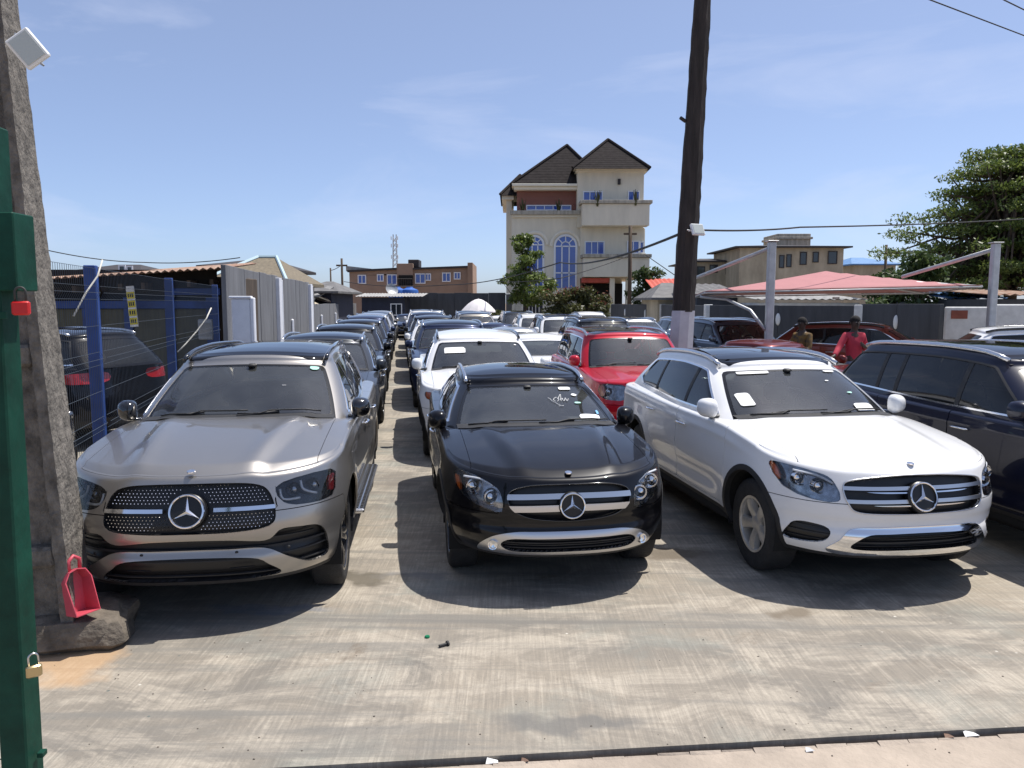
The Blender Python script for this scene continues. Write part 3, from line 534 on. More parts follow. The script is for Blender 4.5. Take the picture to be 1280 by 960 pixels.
bxl('cornice', 108, 325, 170, 345, 1.6, 12.2, 'cream_light')
bxl('parapet', 150, 415, 498, 436, -.5, -.02, 'stain_edge'); bxl('parapet', 160, 436, 498, 448, -.25, -.01, 'cream_light')
bxl('balcony', 502, 392, 828, 498, -1.9, -.32, 'cream'); bxl('balcony_coping', 492, 375, 842, 391, -2.1, -.31, 'stain_edge'); bxl('balcony', 508, 655, 828, 748, -1.9, -.27, 'cream'); bxl('balcony_coping', 500, 637, 838, 654, -2.1, -.26, 'stain_edge')
bxl('wall_side', 812, 500, 826, 750, .5, 10, 'cream')
def tiled_hip(x0, y0, x1, y1, ax, ay, d0, d1, nm='roof'):
    A, B, T = zb(x0, y0, YB+d0), zb(x1, y1, YB+d0), zb(ax, ay, YB+(d0+d1)/2); mb = MB(); n = 15; z0 = min(A.z, B.z); c = Vector((T.x, (d0+d1)/2, 0)); base = [(A.x, d0), (B.x, d0), (B.x, d1), (A.x, d1)]
    for i in range(n):
        t0, t1 = i/n, min(1, (i+1.0)/n); r0 = [(c.x+(x-c.x)*(1-t0)*1.0, c.y+(y-c.y)*(1-t0)) for x, y in base]; r1 = [(c.x+(x-c.x)*(1-t1), c.y+(y-c.y)*(1-t1)) for x, y in base]; za, zc_ = z0+(T.z-z0)*t0, z0+(T.z-z0)*t1; lift = .018
        k = [(x, y, za) for x, y in r0]+[(x+(x-c.x)*.004, y+(y-c.y)*.004, za+lift) for x, y in r0]+[(x, y, zc_+.01) for x, y in r1]
        mb.add(k, [(j, (j+1) % 4, 4+(j+1) % 4, 4+j) for j in range(4)]+[(4+j, 4+(j+1) % 4, 8+(j+1) % 4, 8+j) for j in range(4)])
    o = mb.build(nm, MATS['roof_tile'], cb)
    for x, y in base[:2]: MB().tube([(x, y, z0+.12), (c.x, c.y, T.z+.1)], .12, 6).build('ridge_tile', MATS['roof_tile'], o)
    return o
tiled_hip(152, 287, 640, 280, 435, 90, -.1, 9); tiled_hip(462, 204, 852, 196, 640, 62, -1.4, 8.2); tiled_hip(100, 338, 300, 335, 200, 240, 1.2, 9)
def window(x0, y0, x1, y1, d, par=cb, mull=2, fr=.09, m='pane_blue'):
    A, B = zb(x0, y0), zb(x1, y1); w_ = MB().box((A.x, d-.03, B.z), (B.x, d-.004, A.z), 0).build('window', MATS[m], par); f = MB()
    for lo, hi in (((A.x-fr, d-.12, B.z-fr), (B.x+fr, d-.003, B.z)), ((A.x-fr, d-.12, A.z), (B.x+fr, d-.003, A.z+fr)), ((A.x-fr, d-.12, B.z), (A.x, d-.003, A.z)), ((B.x, d-.12, B.z), (B.x+fr, d-.003, A.z))): f.box(lo, hi)
    for k in range(1, mull+1): xx = A.x+(B.x-A.x)*k/(mull+1); f.box((xx-.035, d-.10, B.z), (xx+.035, d-.031, A.z))
    f.build('window_frame', MATS['frame_white'], w_); s_ = MB().box((A.x-.25, d-.22, B.z-fr-.14), (B.x+.25, d-.005, B.z-fr-.004), .01).build('sill', MATS['cream_light'], w_); return w_
window(518, 324, 606, 381, -.3); window(742, 322, 790, 374, -.3, mull=1); window(527, 572, 615, 630, -.25); window(738, 570, 789, 624, -.25, mull=1); window(237, 384, 455, 402, .9, mull=4); window(800, 574, 811, 622, -.25, mull=0)
def arched(x0, x1, ytop, ybot):
    A, B = zb(x0, ytop), zb(x1, ybot); cx, r = (A.x+B.x)/2, (B.x-A.x)/2; zs_ = A.z-r; n = 18; arc = [(cx+r*math.cos(t), zs_+r*math.sin(t)) for t in np.linspace(0, math.pi, n)]; S_o = Matrix(((1, 0, 0, 0), (0, 0, 1, 0), (0, 1, 0, 0), (0, 0, 0, 1)))
    w_ = MB().prism([(x, z) for x, z in [(A.x, B.z), (B.x, B.z)]+arc], -.04, -.004, S_o).build('arched_window', MATS['pane_blue'], cb); f = MB()
    f.tube([(B.x, -.05, B.z)]+[(x, -.05, z) for x, z in arc]+[(A.x, -.05, B.z)], .10, 6)
    for t in (1/3, 2/3): xx = A.x+(B.x-A.x)*t; f.box((xx-.05, -.10, B.z), (xx+.05, -.041, zs_))
    for z in (zs_, zs_-2.35, zs_-4.3): f.box((A.x, -.10, z-.05), (B.x, -.042, z+.05))
    f.tube([(cx+r*.42*math.cos(t), -.06, zs_+r*.42*math.sin(t)) for t in np.linspace(0, math.pi, 10)], .05, 5)
    for t in (.25, .5, .75): a = math.pi*t; f.tube([(cx+r*.42*math.cos(a), -.06, zs_+r*.42*math.sin(a)), (cx+r*math.cos(a), -.06, zs_+r*math.sin(a))], .05, 5)
    f.build('window_frame', MATS['frame_white'], w_)
    ro = r+.33; MB().tube([(cx+ro*math.cos(t), -.03, zs_+ro*math.sin(t)) for t in np.linspace(0, math.pi, n)], .16, 6).build('arch_moulding', MATS['cream_light'], w_)
arched(232, 316, 541, 880); arched(374, 480, 537, 800)
for k, (x, y) in enumerate(((214, 405), (392, 408), (575, 382), (760, 378))):
    A = zb(x, y); mb = MB(); 
    for q in range(14): a = q*2.4; mb.tube([(A.x, -.3 if k < 2 else -2.0, A.z-.4), (A.x+.35*math.cos(a)*random.random(), (-.3 if k < 2 else -2.0)+.3*math.sin(a), A.z+random.uniform(.2, .95))], [.07, .02], 4)
    tag(mb.build('balcony_plant', MATS['leaf_olive']), ['shrub growing from the left parapet of the cream building', 'shrub in front of the brick panel of the cream building', 'plant on the upper balcony before its wide window', 'plant on the upper balcony before its narrow window'][k], 'plant').location = (0, YB, 0)
A = zb(693, 272); MB().box((A.x-.12, -.5, A.z-.25), (A.x+.12, -.32, A.z+.25), .03).build('wall_lamp', MATS['dark_trim'], cb)
bxl('entrance_shade', 505, 752, 640, 775, -1.2, 1.5, 'red_roof'); bxl('column', 640, 752, 662, 900, -1.4, -1.0, 'cream', zlow=-.05); bxl('column', 720, 752, 745, 900, -1.4, -.9, 'cream', zlow=-.05); bxl('dark_entrance', 520, 776, 720, 900, 1.2, 1.55, 'dark_void', zlow=-.05)
# gate pillars before it
for k, (x0, x1) in enumerate(((172, 215), (130, 160))):
    A, B = at(600+x0/4, 365, 64), at(600+x1/4, 365, 64); g = stand('gate_pillar', ['broad pale pillar beside the railings under the tree', 'narrow grey pillar next to the black wall end'][k], 'pillar', (A.x, 64, 0)); MB().box((0, 0, -.05), (B.x-A.x, .6, 3.0-.2*k), .03).build('shaft', MATS['pier_white' if k == 0 else 'grey_wall'], g); MB().box((-.06, -.06, 3.0-.2*k), (B.x-A.x+.06, .66, 3.12-.2*k), .02).build('cap', MATS['pier_white'], g)
A, B = at(657, 370, 64), at(674, 370, 64); rl = stand('gate_railing', 'tall dark gate of white vertical bars beside the broad pale pillar', 'gate', (A.x, 64, 0)); MB().box((-.4, .3, -.05), (B.x-A.x+.3, .34, 3), 0).build('leaf', MATS['shed_blue'], rl)
for k in range(5): x = (B.x-A.x)*k/4; MB().tube([(x, .2, 0), (x, .2, 3.1)], .035, 6).build('bar', MATS['frame_white'], rl)

# ------------------------------------------------------------------ trees and bushes
def leaves(name, cl, n, size, m, parent=None, seed=1):
    r = np.random.default_rng(seed); cl = np.array(cl, float); wgt = cl[:, 3]*cl[:, 4]*cl[:, 5]; wgt = wgt**(.7); idx = r.choice(len(cl), n, p=wgt/wgt.sum())
    d = r.normal(size=(n, 3)); d /= np.linalg.norm(d, axis=1)[:, None]; rad = r.random(n)**.45; C = cl[idx, :3]+d*rad[:, None]*cl[idx, 3:6]
    a = r.normal(size=(n, 3)); a /= np.linalg.norm(a, axis=1)[:, None]; up = np.tile([0, 0, 1.], (n, 1))+r.normal(size=(n, 3))*.55; b = np.cross(up, a); b /= np.linalg.norm(b, axis=1)[:, None]+1e-9
    s_ = size*(.6+.8*r.random(n))[:, None]; V = np.stack([C-a*s_, C+b*s_*.42-a*s_*.1, C+a*s_, C-b*s_*.42-a*s_*.1], 1).reshape(-1, 3)
    me = bpy.data.meshes.new(name); F = np.arange(n*4).reshape(n, 4); me.from_pydata(V.tolist(), [], F.tolist()); me.materials.append(MATS[m]); o = bpy.data.objects.new(name, me); link(o, parent); return o
def tree(name, label, cat, loc, trunk, cl, n, size, m, seed, limbs=True, tr=.12):
    t = stand(name, label, cat, loc); mb = MB(); mb.tube(trunk, [tr*(1-.55*i/(len(trunk)-1)) for i in range(len(trunk))], 9); o = mb.build('trunk', MATS['bark'], t, smooth=True)
    rr_ = random.Random(seed); top = Vector(trunk[-1])
    lb = MB()
    for c in cl:
        if rr_.random() < .75:
            k = rr_.uniform(.35, 1); i = min(len(trunk)-2, int(k*(len(trunk)-1))); p = Vector(trunk[i]).lerp(trunk[i+1], k*(len(trunk)-1)-i); q = Vector(c[:3]); mdl = p.lerp(q, .55)+Vector((0, 0, -.08*(q-p).length)); lb.tube([p, mdl, q], [tr*.33, tr*.2, tr*.08], 5)
    lb.build('limbs', MATS['bark'], o, smooth=True)
    tag(leaves('crown', cl, n, size, m, t, seed), kind='stuff'); return t
# young tree before the cream building
r_ = random.Random(5); P = at(657, 385, 61)
cl = []
for k in range(46):
    t = r_.random(); z = 2.2+5.0*t; w_ = 2.15*(1-max(0, t-.35)*1.25)*(.55+.6*min(1, t*3)); a = r_.uniform(0, 6.28); q = r_.random()**.5; cl.append((q*w_*math.cos(a)+.35*(1-t)-.25*t, q*w_*math.sin(a), z, r_.uniform(.35, .75), r_.uniform(.35, .75), r_.uniform(.25, .5)))
tree('young_tree', 'young green tree standing before the arched windows of the cream building', 'tree', (P.x, 61, 0), [(0, 0, -.1), (.05, 0, 1.2), (-.05, .1, 2.8), (.05, 0, 4.6), (0, 0, 6.3)], cl, 5200, .17, 'leaf_mid', 5, tr=.15)
P = at(722, 388, 57); cl = [(r_.uniform(-2.3, 2.3), r_.uniform(-1, 1), r_.uniform(.5, 2.7), r_.uniform(.4, .9), r_.uniform(.4, .8), r_.uniform(.3, .65)) for _ in range(46)]+[(r_.uniform(-1.2, 1.4), 0, r_.uniform(2.5, 3.4), .6, .5, .35) for _ in range(8)]
bs = tree('flowering_bush', 'wide dark bush with reddish blossoms below the cream building', 'bush', (P.x, 57, 0), [(0, 0, -.1), (0, .1, .8), (.1, 0, 1.8)], cl, 7800, .15, 'leaf_olive', 8, tr=.14); leaves('blossom', [(c[0], c[1], c[2]+.25, c[3], c[4], c[5]) for c in cl if c[2] > 1.9], 420, .10, 'leaf_flower', bs, 4)['kind'] = 'stuff'
P = at(637, 391, 55); cl = [(r_.uniform(-1, 1), r_.uniform(-.5, .5), r_.uniform(.3, 1.5), .45, .4, .35) for _ in range(16)]; tree('low_bush', 'low leafy bush beside the white umbrella', 'bush', (P.x, 55, 0), [(0, 0, -.1), (0, 0, .5), (0, 0, 1)], cl, 1500, .13, 'leaf_olive', 12, tr=.06)
P = at(806, 375, 63); cl = [(r_.uniform(-1.2, 1.2), r_.uniform(-.5, .5), r_.uniform(1.2, 4.6), .55, .5, .5) for _ in range(22)]; tree('slim_tree', 'slim dark tree at the right corner of the cream building', 'tree', (P.x, 63, 0), [(0, 0, -.1), (0, 0, 2), (.1, 0, 3.8)], cl, 2400, .17, 'leaf_dark', 14, tr=.1)
# big layered tree on the right
P = at(1262, 378, 33); cl = []; r_ = random.Random(21)
tiers = [(2.9, 4.9, .42), (3.6, 5.2, .36), (4.4, 5.0, .36), (5.2, 4.4, .34), (6.0, 4.2, .32), (6.8, 3.6, .30), (7.6, 2.9, .30), (8.3, 1.8, .30)]
for z, rad, th in tiers:
    nb = int(5+rad*2.1); a0 = r_.uniform(0, 6.28)
    for k in range(nb):
        a = a0+k*6.283/nb+r_.uniform(-.25, .25); L_ = rad*r_.uniform(.62, 1.05)
        for q in (.35, .55, .72, .88, 1.0):
            if r_.random() < .86: cl.append((L_*q*math.cos(a)+r_.uniform(-.25, .25), L_*q*math.sin(a)+r_.uniform(-.25, .25), z+.30*q-.38*q*q*1.0+r_.uniform(-.14, .14), .46+.34*(1-abs(q-.6)), .46+.34*(1-abs(q-.6)), th*r_.uniform(.6, 1.1)))
tree('shade_tree', 'large layered shade tree rising behind the pink carport', 'tree', (P.x, 33, 0), [(0, 0, -.1), (-.05, 0, 1.5), (.1, .1, 3), (0, 0, 5), (-.1, 0, 7), (0, 0, 8.3)], cl, 50000, .085, 'leaf_mid', 21, tr=.30)
for k, (u, v, Y, n_, w_, zt, lab) in enumerate(((1150, 378, 30, 18, 1.2, 4.2, 'dense dark tree below the layered shade tree'), (1110, 378, 34, 12, 1.0, 3.9, 'small dark tree left of the layered shade tree'), (1205, 378, 36, 18, 1.5, 4.4, 'broad dark tree growing under the shade tree canopy'))):
    P = at(u, v, Y); r_ = random.Random(40+k); cl = [(r_.gauss(0, w_*.5), r_.gauss(0, .5), r_.uniform(1.6, zt-.4), .6, .55, .45) for _ in range(n_+8)]
    tree('garden_tree', lab, 'tree', (P.x, Y, 0), [(0, 0, -.1), (.05, 0, 1.2), (0, 0, 2.8)], cl, 4200, .12, 'leaf_dark', 41+k, tr=.14)

# ------------------------------------------------------------------ right boundary wall with piers
wp = [at(765, 378, 54), at(828, 378, 40), at(886, 378, 31), at(1078, 378, 26.5), at(1178, 378, 22.5)]
rw_ = stand('boundary_wall', 'charcoal boundary wall with pale piers behind the right hand cars', 'wall', (wp[0].x, wp[0].y, 0))
for i in range(4):
    a, b = wp[i], wp[i+1]; d = Vector((b.x-a.x, b.y-a.y, 0)); L_ = d.length; an = math.atan2(d.y, d.x); M = Matrix.Translation((a.x-wp[0].x, a.y-wp[0].y, 0)) @ rotz(an); k = max(2, int(L_/2.2)); h = 2.06 if i < 3 else 2.12
    for j in range(k): MB().box((L_*j/k+.006, -.07, -.05), (L_*(j+1)/k-.006, .07, h+random.uniform(-.012, .012)), .008, M).build('panel', MATS['dark_wall'], rw_)
    if i < 3: MB().box((L_-.22, -.14, -.05), (L_+.12, .13, h+.03), .015, M).build('pier', MATS['pier_white'], rw_)
    for q in ((.5,) if i else (.35, .75)): MB().lathe([(0, .05), (.075, .045), (.09, .02), (.095, 0)], 16, M @ Matrix.Translation((L_*q, -.075, 1.55)) @ Matrix.Rotation(R(90), 4, 'X') @ Matrix.Diagonal((1, 2.4, 1, 1))).build('bulkhead_lamp', MATS['lamp_white'], rw_, smooth=True)
P = at(1182, 378, 21.5); Q = at(1330, 378, 20.5); ww = stand('yard_wall', 'whitewashed wall with ragged top beside the right carport mast', 'wall', (P.x, P.y, 0), math.atan2(Q.y-P.y, Q.x-P.x))
for k in range(3): MB().box((1.15*k+.005, 0, -.05), (1.15*(k+1)-.005, .16, 2.05+.08*math.sin(k*2.1)), .03).build('bay', MATS['pier_white'], ww)
MB().box((.15, -.02, 1.72), (.55, -.004, 1.95), .004).build('painted_patch', MATS['brick_red'], ww)
# old corrugated and low roofs behind that wall
def lowroof(label, u0, u1, v0, v1, Y, m, wall='dark_wall', dep=4):
    A, B = at(u0, v1, Y), at(u1, v1, Y); T = at(u0, v0, Y); h = stand('lean_to', label, 'lean-to', (A.x, Y, 0)); w_ = B.x-A.x; MB().box((.2, .3, -.05), (w_-.2, dep, A.z-.15), .02).build('wall', MATS[wall], h)
    o = corrugated(MB(), Vector((0, 0, A.z)), Vector((w_, 0, A.z)), Vector((w_, dep+.5, T.z)), Vector((0, dep+.5, T.z)), int(w_*3), .03).build('roof_sheet', MATS[m], h); o.modifiers.new('t', 'SOLIDIFY').thickness = .02
lowroof('lean-to with ribbed grey sheet roof left of the carport', 868, 930, 352, 368, 36, 'slate_sheet'); lowroof('lean-to with red sheet roof beside the cream building', 818, 862, 346, 364, 58, 'red_roof'); lowroof('lean-to with faded blue sheet roof behind the right mast', 1180, 1260, 356, 372, 29, 'blue_roof'); lowroof('low store with long pale wall under the carport', 945, 1085, 366, 374, 33, 'grey_sheet', 'pier_white'); lowroof('lean-to with brown sheet roof at the right edge of the yard', 1240, 1330, 358, 368, 26, 'rust_sheet')
gb = hip_roof_house('house', 'low house with steep grey gable beside the dark utility pole', 822, 868, 372, 352, 40, 'tan_wall', 'slate_sheet', 5, .4)
# upper houses behind
hh = hip_roof_house('house', 'weathered tan house with flat dark eave above the carport', 925, 1055, 308, 302, 62, 'tan_wall', 'dark_trim', 8, .5, wins=((1001, 316, 1007, 330), (1017, 316, 1022, 327), (1036, 315, 1045, 329), (975, 320, 979, 334), (984, 319, 988, 333)))
hip_roof_house('house', 'low tan house with dark flat roof left of the weathered one', 868, 928, 326, 320, 66, 'tan_wall', 'dark_trim', 8, .5, wins=((872, 334, 880, 344), (888, 332, 896, 340), (908, 331, 920, 342)))
A, B = at(972, 292, 72), at(1013, 310, 72); th = stand('water_tower_block', 'grey concrete block structure rising over the weathered tan house', 'building', (A.x, 72, 0)); MB().box((0, 0, -.05), (B.x-A.x, 4, A.z), .03).build('block', MATS['stain_edge'], th); MB().box((-.15, -.15, A.z-.5), (B.x-A.x+.15, 4.1, A.z-.3), .02).build('ledge', MATS['stain_edge'], th)
hip_roof_house('house', 'distant house with light blue roof between house and shade tree', 1068, 1120, 330, 319, 75, 'tan_wall', 'blue_roof', 8, .5); hip_roof_house('house', 'distant pale house with brown flat roof beside the tan house', 1053, 1078, 330, 322, 80, 'cream', 'rust_sheet', 6, .3)

# ------------------------------------------------------------------ utility poles, floodlight, wires
PB = at(853, 432, 13.7); pole = stand('utility_pole', 'leaning dark utility pole with white painted base behind the white SUV', 'utility pole', (PB.x-.08, 13.7, 0)); lean = (at(880, 0, 13.7).x-PB.x)/(at(880, 0, 13.7).z-PB.z)
def poleseg(z0, z1, r0, r1, n, nm, m, jit):
    rows = []
    for i in range(n+1):
        z = z0+(z1-z0)*i/n; r = r0+(r1-r0)*i/n; ring = []
        for k in range(9):
            a = 2*math.pi*k/8+.39; q = r*(1+random.uniform(-jit, jit)); ring.append((lean*z+q*math.cos(a)*1.0, q*math.sin(a)*.8, z))
        ring[-1] = ring[0]; rows.append(ring)
    return MB().grid(np.array(rows)[:, ::-1][:, :, :][:, ::-1]).build(nm, MATS[m], pole, angle=30)
poleseg(-.1, 2.02, .225, .205, 8, 'painted_base', 'pole_white', .02); poleseg(2.0, 8.6, .205, .135, 40, 'shaft', 'pole_dark', .05)
pt = at(857, 150, 13.6); MB().tube([pt+Vector((.02, .1, 0))-pole.location, pt+Vector((-.08, .05, .05))-pole.location], .03, 6).build('insulator', MATS['dark_trim'], pole)
floodlight('white floodlight on the leaning dark utility pole', at(872, 287, 13.4), R(25), R(-25), 1.15, (-.13, .12, 0))
def wire(label, pts, r=.012, sag=0, m='black_cable', n=24):
    P = [Vector(p) for p in pts]; Q = []
    for a, b in zip(P, P[1:]):
        for i in range(n): t = i/n; Q.append(a.lerp(b, t)-Vector((0, 0, sag*4*t*(1-t))))
    Q.append(P[-1]); tag(MB().tube(Q, r, 5).build('overhead_wire', MATS[m], smooth=True), label, 'wire')
a = at(862, 287, 13.55)
wire('overhead wire running right from the leaning dark pole', [a, at(1000, 284, 17), at(1290, 273, 26)], .018, .04); wire('overhead wire sagging left from the leaning dark pole to the brown block', [a, at(700, 328, 34), at(560, 356, 55), at(430, 352, 70)], .028, .25)
wire('thin wire crossing the top of the cream building base', [at(790, 318, 62), at(700, 348, 50), at(620, 352, 60)], .03, .1); wire('thin wire from the dark pole down to the red roof', [at(806, 318, 60), at(845, 345, 50)], .03)
wire('lower of two wires crossing high over the right yard', [at(1150, -5, 14), at(1300, 52, 17)], .012); wire('upper of two wires crossing high over the right yard', [at(1245, -5, 14), at(1300, 22, 16)], .012)
wire('thin wire above the roofs behind the mesh fence', [at(60, 313, 30), at(180, 328, 34), at(300, 322, 32)], .02, .1); wire('thin wire from the lone pole to the brown block', [at(413, 338, 64), at(428, 330, 70)], .03, .1)
for k, (u, v, Y, lab, r_) in enumerate(((788, 282, 60, 'bare wooden pole before the right corner of the cream building', .17), (427, 323, 70, 'slim dark pole at the left end of the brown block', .12), (413, 335, 64, 'short thin pole left of the brown block', .08), (1108, 306, 60, 'broken leaning post beside the blue roofed house', .13))):
    P = at(u, v, Y); p = stand('wooden_pole', lab, 'pole', (P.x, Y, 0)); MB().tube([(0, 0, -.1), (.02, 0, P.z*.5), (0, 0, P.z)], [r_, r_*.9, r_*.8], 8).build('shaft', MATS['bark'], p, smooth=True)
    if k < 2: MB().box((-.5, -.05, P.z-.7), (.5, .05, P.z-.55), .01).build('crossarm', MATS['bark'], p)

# ------------------------------------------------------------------ carport
cp = stand('carport', 'pink fabric carport slung from two grey masts', 'carport', (7.5, 17, 0)); O = Vector((7.5, 17, 0))
FL, FR, BR, BL = at(880, 364, 17), at(1228, 356, 17.2), at(1155, 365, 22), at(868, 369.5, 21.5); PK = [Vector((7.6, 19.3, 2.9)), Vector((8.6, 19.4, 2.93))]
n = 14; rows = []
for i in range(n+1):
    row = []
    for j in range(n+1):
        u, v = i/n, j/n; e = FL*(1-u)*(1-v)+FR*u*(1-v)+BR*u*v+BL*(1-u)*v; d = min(1, 2*min(u, 1-u), 2*min(v, 1-v)); d2 = max(0, min(2*min(u, 1-u), 2*min(v, 1-v))); h = .50*(d2**1.15); e = e+Vector((0, 0, h)); sc_ = 1-.035*math.sin(math.pi*u)*(1 if v in (0, 1) else 0); row.append(tuple(e-O))
    rows.append(row)
o = MB().grid(np.array(rows)).build('canopy', MATS['pink_fabric'], cp, smooth=True); o.modifiers.new('t', 'SOLIDIFY').thickness = .01
for a, b in ((FL, FR), (FR, BR), (BR, BL), (BL, FL)): MB().tube([a-O-Vector((0, 0, .04)), b-O-Vector((0, 0, .04))], .018, 8).build('edge_tube', MATS['galv'], cp, smooth=True)
for c in (FL, FR, BR, BL): MB().tube([c-O-Vector((0, 0, .04)), c.lerp(PK[0], .5)-O-Vector((0, 0, .07)), PK[0]-O-Vector((0, 0, .1))], .03, 8).build('rib', MATS['galv'], cp, smooth=True)
for k, (u, vt, Y, q) in enumerate(((965, 302, 16, (868, 348, 19.5)), (1245, 304, 16.6, (1128, 346, 19.5)))):
    P = at(u, vt, Y); MB().box((-.075, -.075, -.05), (.075, .075, P.z), .02, Matrix.Translation((P.x-O.x, Y-O.y, 0))).build('mast', MATS['galv'], cp); MB().tube([P-O-Vector((0, 0, .12)), at(*q)-O], .045, 8).build('arm', MATS['galv'], cp, smooth=True); MB().box((-.11, -.11, P.z), (.11, .11, P.z+.02), .005, Matrix.Translation((P.x-O.x, Y-O.y, 0))).build('mast_cap', MATS['galv'], cp)
MB().tube([at(956, 412, 16)-O, at(938, 388, 16.4)-O, at(908, 374, 17.2)-O, at(876, 371, 18)-O], .035, 8).build('curved_strut', MATS['galv'], cp, smooth=True)
MB().box((-.07, -.05, 0), (.07, .05, .05), .01, Matrix.Translation(at(1045, 374, 18.5)-O)).build('canopy_lamp', MATS['lamp_white'], cp)
# garden umbrella at the back of the lot
P = at(598, 388, 44); um = stand('umbrella', 'faded pinkish white garden umbrella at the back of the lot', 'umbrella', (P.x, 44, 0)); n = 12; mb = MB(); rows = []
for i in range(n+1):
    a = 2*math.pi*i/n; rows.append([(.96*q*math.cos(a), .96*q*math.sin(a), 2.38-.66*q**1.7-(.03 if i % 2 and q > .9 else 0)) for q in (0, .2, .4, .6, .8, 1.0)]+[(.97*math.cos(a), .97*math.sin(a), 1.62)])
mb.grid(np.array(rows)); o = mb.build('canopy', MATS['umbrella_cloth'], um, angle=20); MB().tube([(0, 0, 0), (0, 0, 2.42)], .025, 8).build('pole', MATS['galv'], um); MB().lathe([(0, .1), (.2, .1), (.24, 0)], 12).build('base', MATS['galv'], um)
# ------------------------------------------------------------------ car builder
class Shell:
    def __init__(s, V, N, A, F): s.V, s.N, s.A, s.F = V, N, A, F
    def compact(s):
        if not s.F: return Shell(np.zeros((0, 3)), np.zeros((0, 3)), np.zeros((0, 3)), [])
        u = np.unique(np.concatenate([np.array(f) for f in s.F])); mp_ = np.full(len(s.V), -1); mp_[u] = np.arange(len(u))
        return Shell(s.V[u], s.N[u], s.A[u], [tuple(int(mp_[i]) for i in f) for f in s.F])
    def cut(s, f):
        """split along f = 0: (f < 0 part, f >= 0 part)"""
        f = np.where(np.abs(f) < 1e-6, 1e-6, f); neg = f < 0
        nv, nn, na = [], [], []; cache = {}; n0 = len(s.V); I, O = [], []
        def mid(a, b):
            k = (a, b) if a < b else (b, a)
            if k not in cache:
                t = f[k[0]]/(f[k[0]]-f[k[1]]); cache[k] = n0+len(nv)
                nv.append(s.V[k[0]]*(1-t)+s.V[k[1]]*t); m = s.N[k[0]]*(1-t)+s.N[k[1]]*t; nn.append(m/(np.linalg.norm(m)+1e-9)); na.append(s.A[k[0]]*(1-t)+s.A[k[1]]*t)
            return cache[k]
        for F in s.F:
            k = sum(1 for i in F if neg[i])
            if k == len(F): I.append(F)
            elif k == 0: O.append(F)
            else:
                a, b = [], []
                for i, p in enumerate(F):
                    q = F[(i+1) % len(F)]; (a if neg[p] else b).append(p)
                    if neg[p] != neg[q]: m = mid(p, q); a.append(m); b.append(m)
                if len(a) > 2: I.append(tuple(a))
                if len(b) > 2: O.append(tuple(b))
        if nv: V, N, A = np.vstack([s.V, nv]), np.vstack([s.N, nn]), np.vstack([s.A, na])
        else: V, N, A = s.V, s.N, s.A
        return Shell(V, N, A, I).compact(), Shell(V, N, A, O).compact()
    def half(s, sign):
        return Shell(s.V, s.N, s.A, [f for f in s.F if sign*sum(s.V[i][0] for i in f) > 0]).compact()
    def rim(s):
        """directed boundary edges"""
        E = {}
        for f in s.F:
            for i in range(len(f)):
                a, b = f[i], f[(i+1) % len(f)]; E[(a, b)] = 1
        return [(a, b) for a, b in E if (b, a) not in E]
    def obj(s, name, m, parent, off=0, skirt=0, inward=True):
        """off: moved along the normal; skirt: edge turned inwards by that depth"""
        V = s.V+s.N*off; N = s.N; F = list(s.F)
        if skirt and len(F):
            E = s.rim(); k = len(V); vs, ns = [], []
            for a, b in E:
                d = V[b]-V[a]; n = np.cross(d, s.N[a]); n /= np.linalg.norm(n)+1e-9
                i = k+len(vs); vs += [V[a], V[b], V[b]-s.N[b]*skirt, V[a]-s.N[a]*skirt]; ns += [n]*4; F.append((i+1, i, i+3, i+2))
            V = np.vstack([V]+[np.array(vs)]); N = np.vstack([N, np.array(ns)])
        return mesh_obj(name, V, F, m, parent, normals=N)
    def bowl(s, name, m, parent, depth):
        """recess: the patch pushed in, with side walls up to the surface"""
        V = s.V-s.N*depth; F = list(s.F); N = s.N.copy(); E = s.rim(); k = len(V); vs, ns = [], []
        for a, b in E:
            d = V[b]-V[a]; n = -np.cross(d, s.N[a]); n /= np.linalg.norm(n)+1e-9
            i = k+len(vs); vs += [s.V[a], s.V[b], V[b], V[a]]; ns += [n]*4; F.append((i, i+1, i+2, i+3))
        if vs: V = np.vstack([V, np.array(vs)]); N = np.vstack([N, np.array(ns)])
        return mesh_obj(name, V, F, m, parent, normals=N)

def make_shell(grids, A):
    """grids: list of (a, b, 3) arrays; merges them and computes smooth normals"""
    V, At, F = [], [], []; k = 0
    for G, a, wrap in [(g[0], g[1], g[2]) for g in grids]:
        r, c = G.shape[:2]; V.append(G.reshape(-1, 3)); At.append(a.reshape(-1, a.shape[-1]))
        for i in range(r-1):
            for j in range(c if wrap else c-1):
                j2 = (j+1) % c; F.append((k+i*c+j, k+i*c+j2, k+(i+1)*c+j2, k+(i+1)*c+j))
        k += r*c
    V = np.vstack(V); At = np.vstack(At)
    key = np.round(V, 4); _, first, inv = np.unique(key, axis=0, return_index=True, return_inverse=True); inv = inv.ravel()
    V = V[first]; At = At[first]; F2 = []
    for f in F:
        g = []
        for i in f:
            j = int(inv[i])
            if not g or g[-1] != j: g.append(j)
        if len(g) > 1 and g[0] == g[-1]: g.pop()
        if len(set(g)) == len(g) and len(g) > 2: F2.append(tuple(g))
    N = np.zeros_like(V)
    for f in F2:
        a, b, c = V[f[0]], V[f[1]], V[f[2]]; n = np.cross(b-a, c-a)
        if len(f) == 4: n = n+np.cross(c-a, V[f[3]]-a)
        for i in f: N[i] += n
    N /= np.linalg.norm(N, axis=1)[:, None]+1e-12
    return Shell(V, N, At, F2)

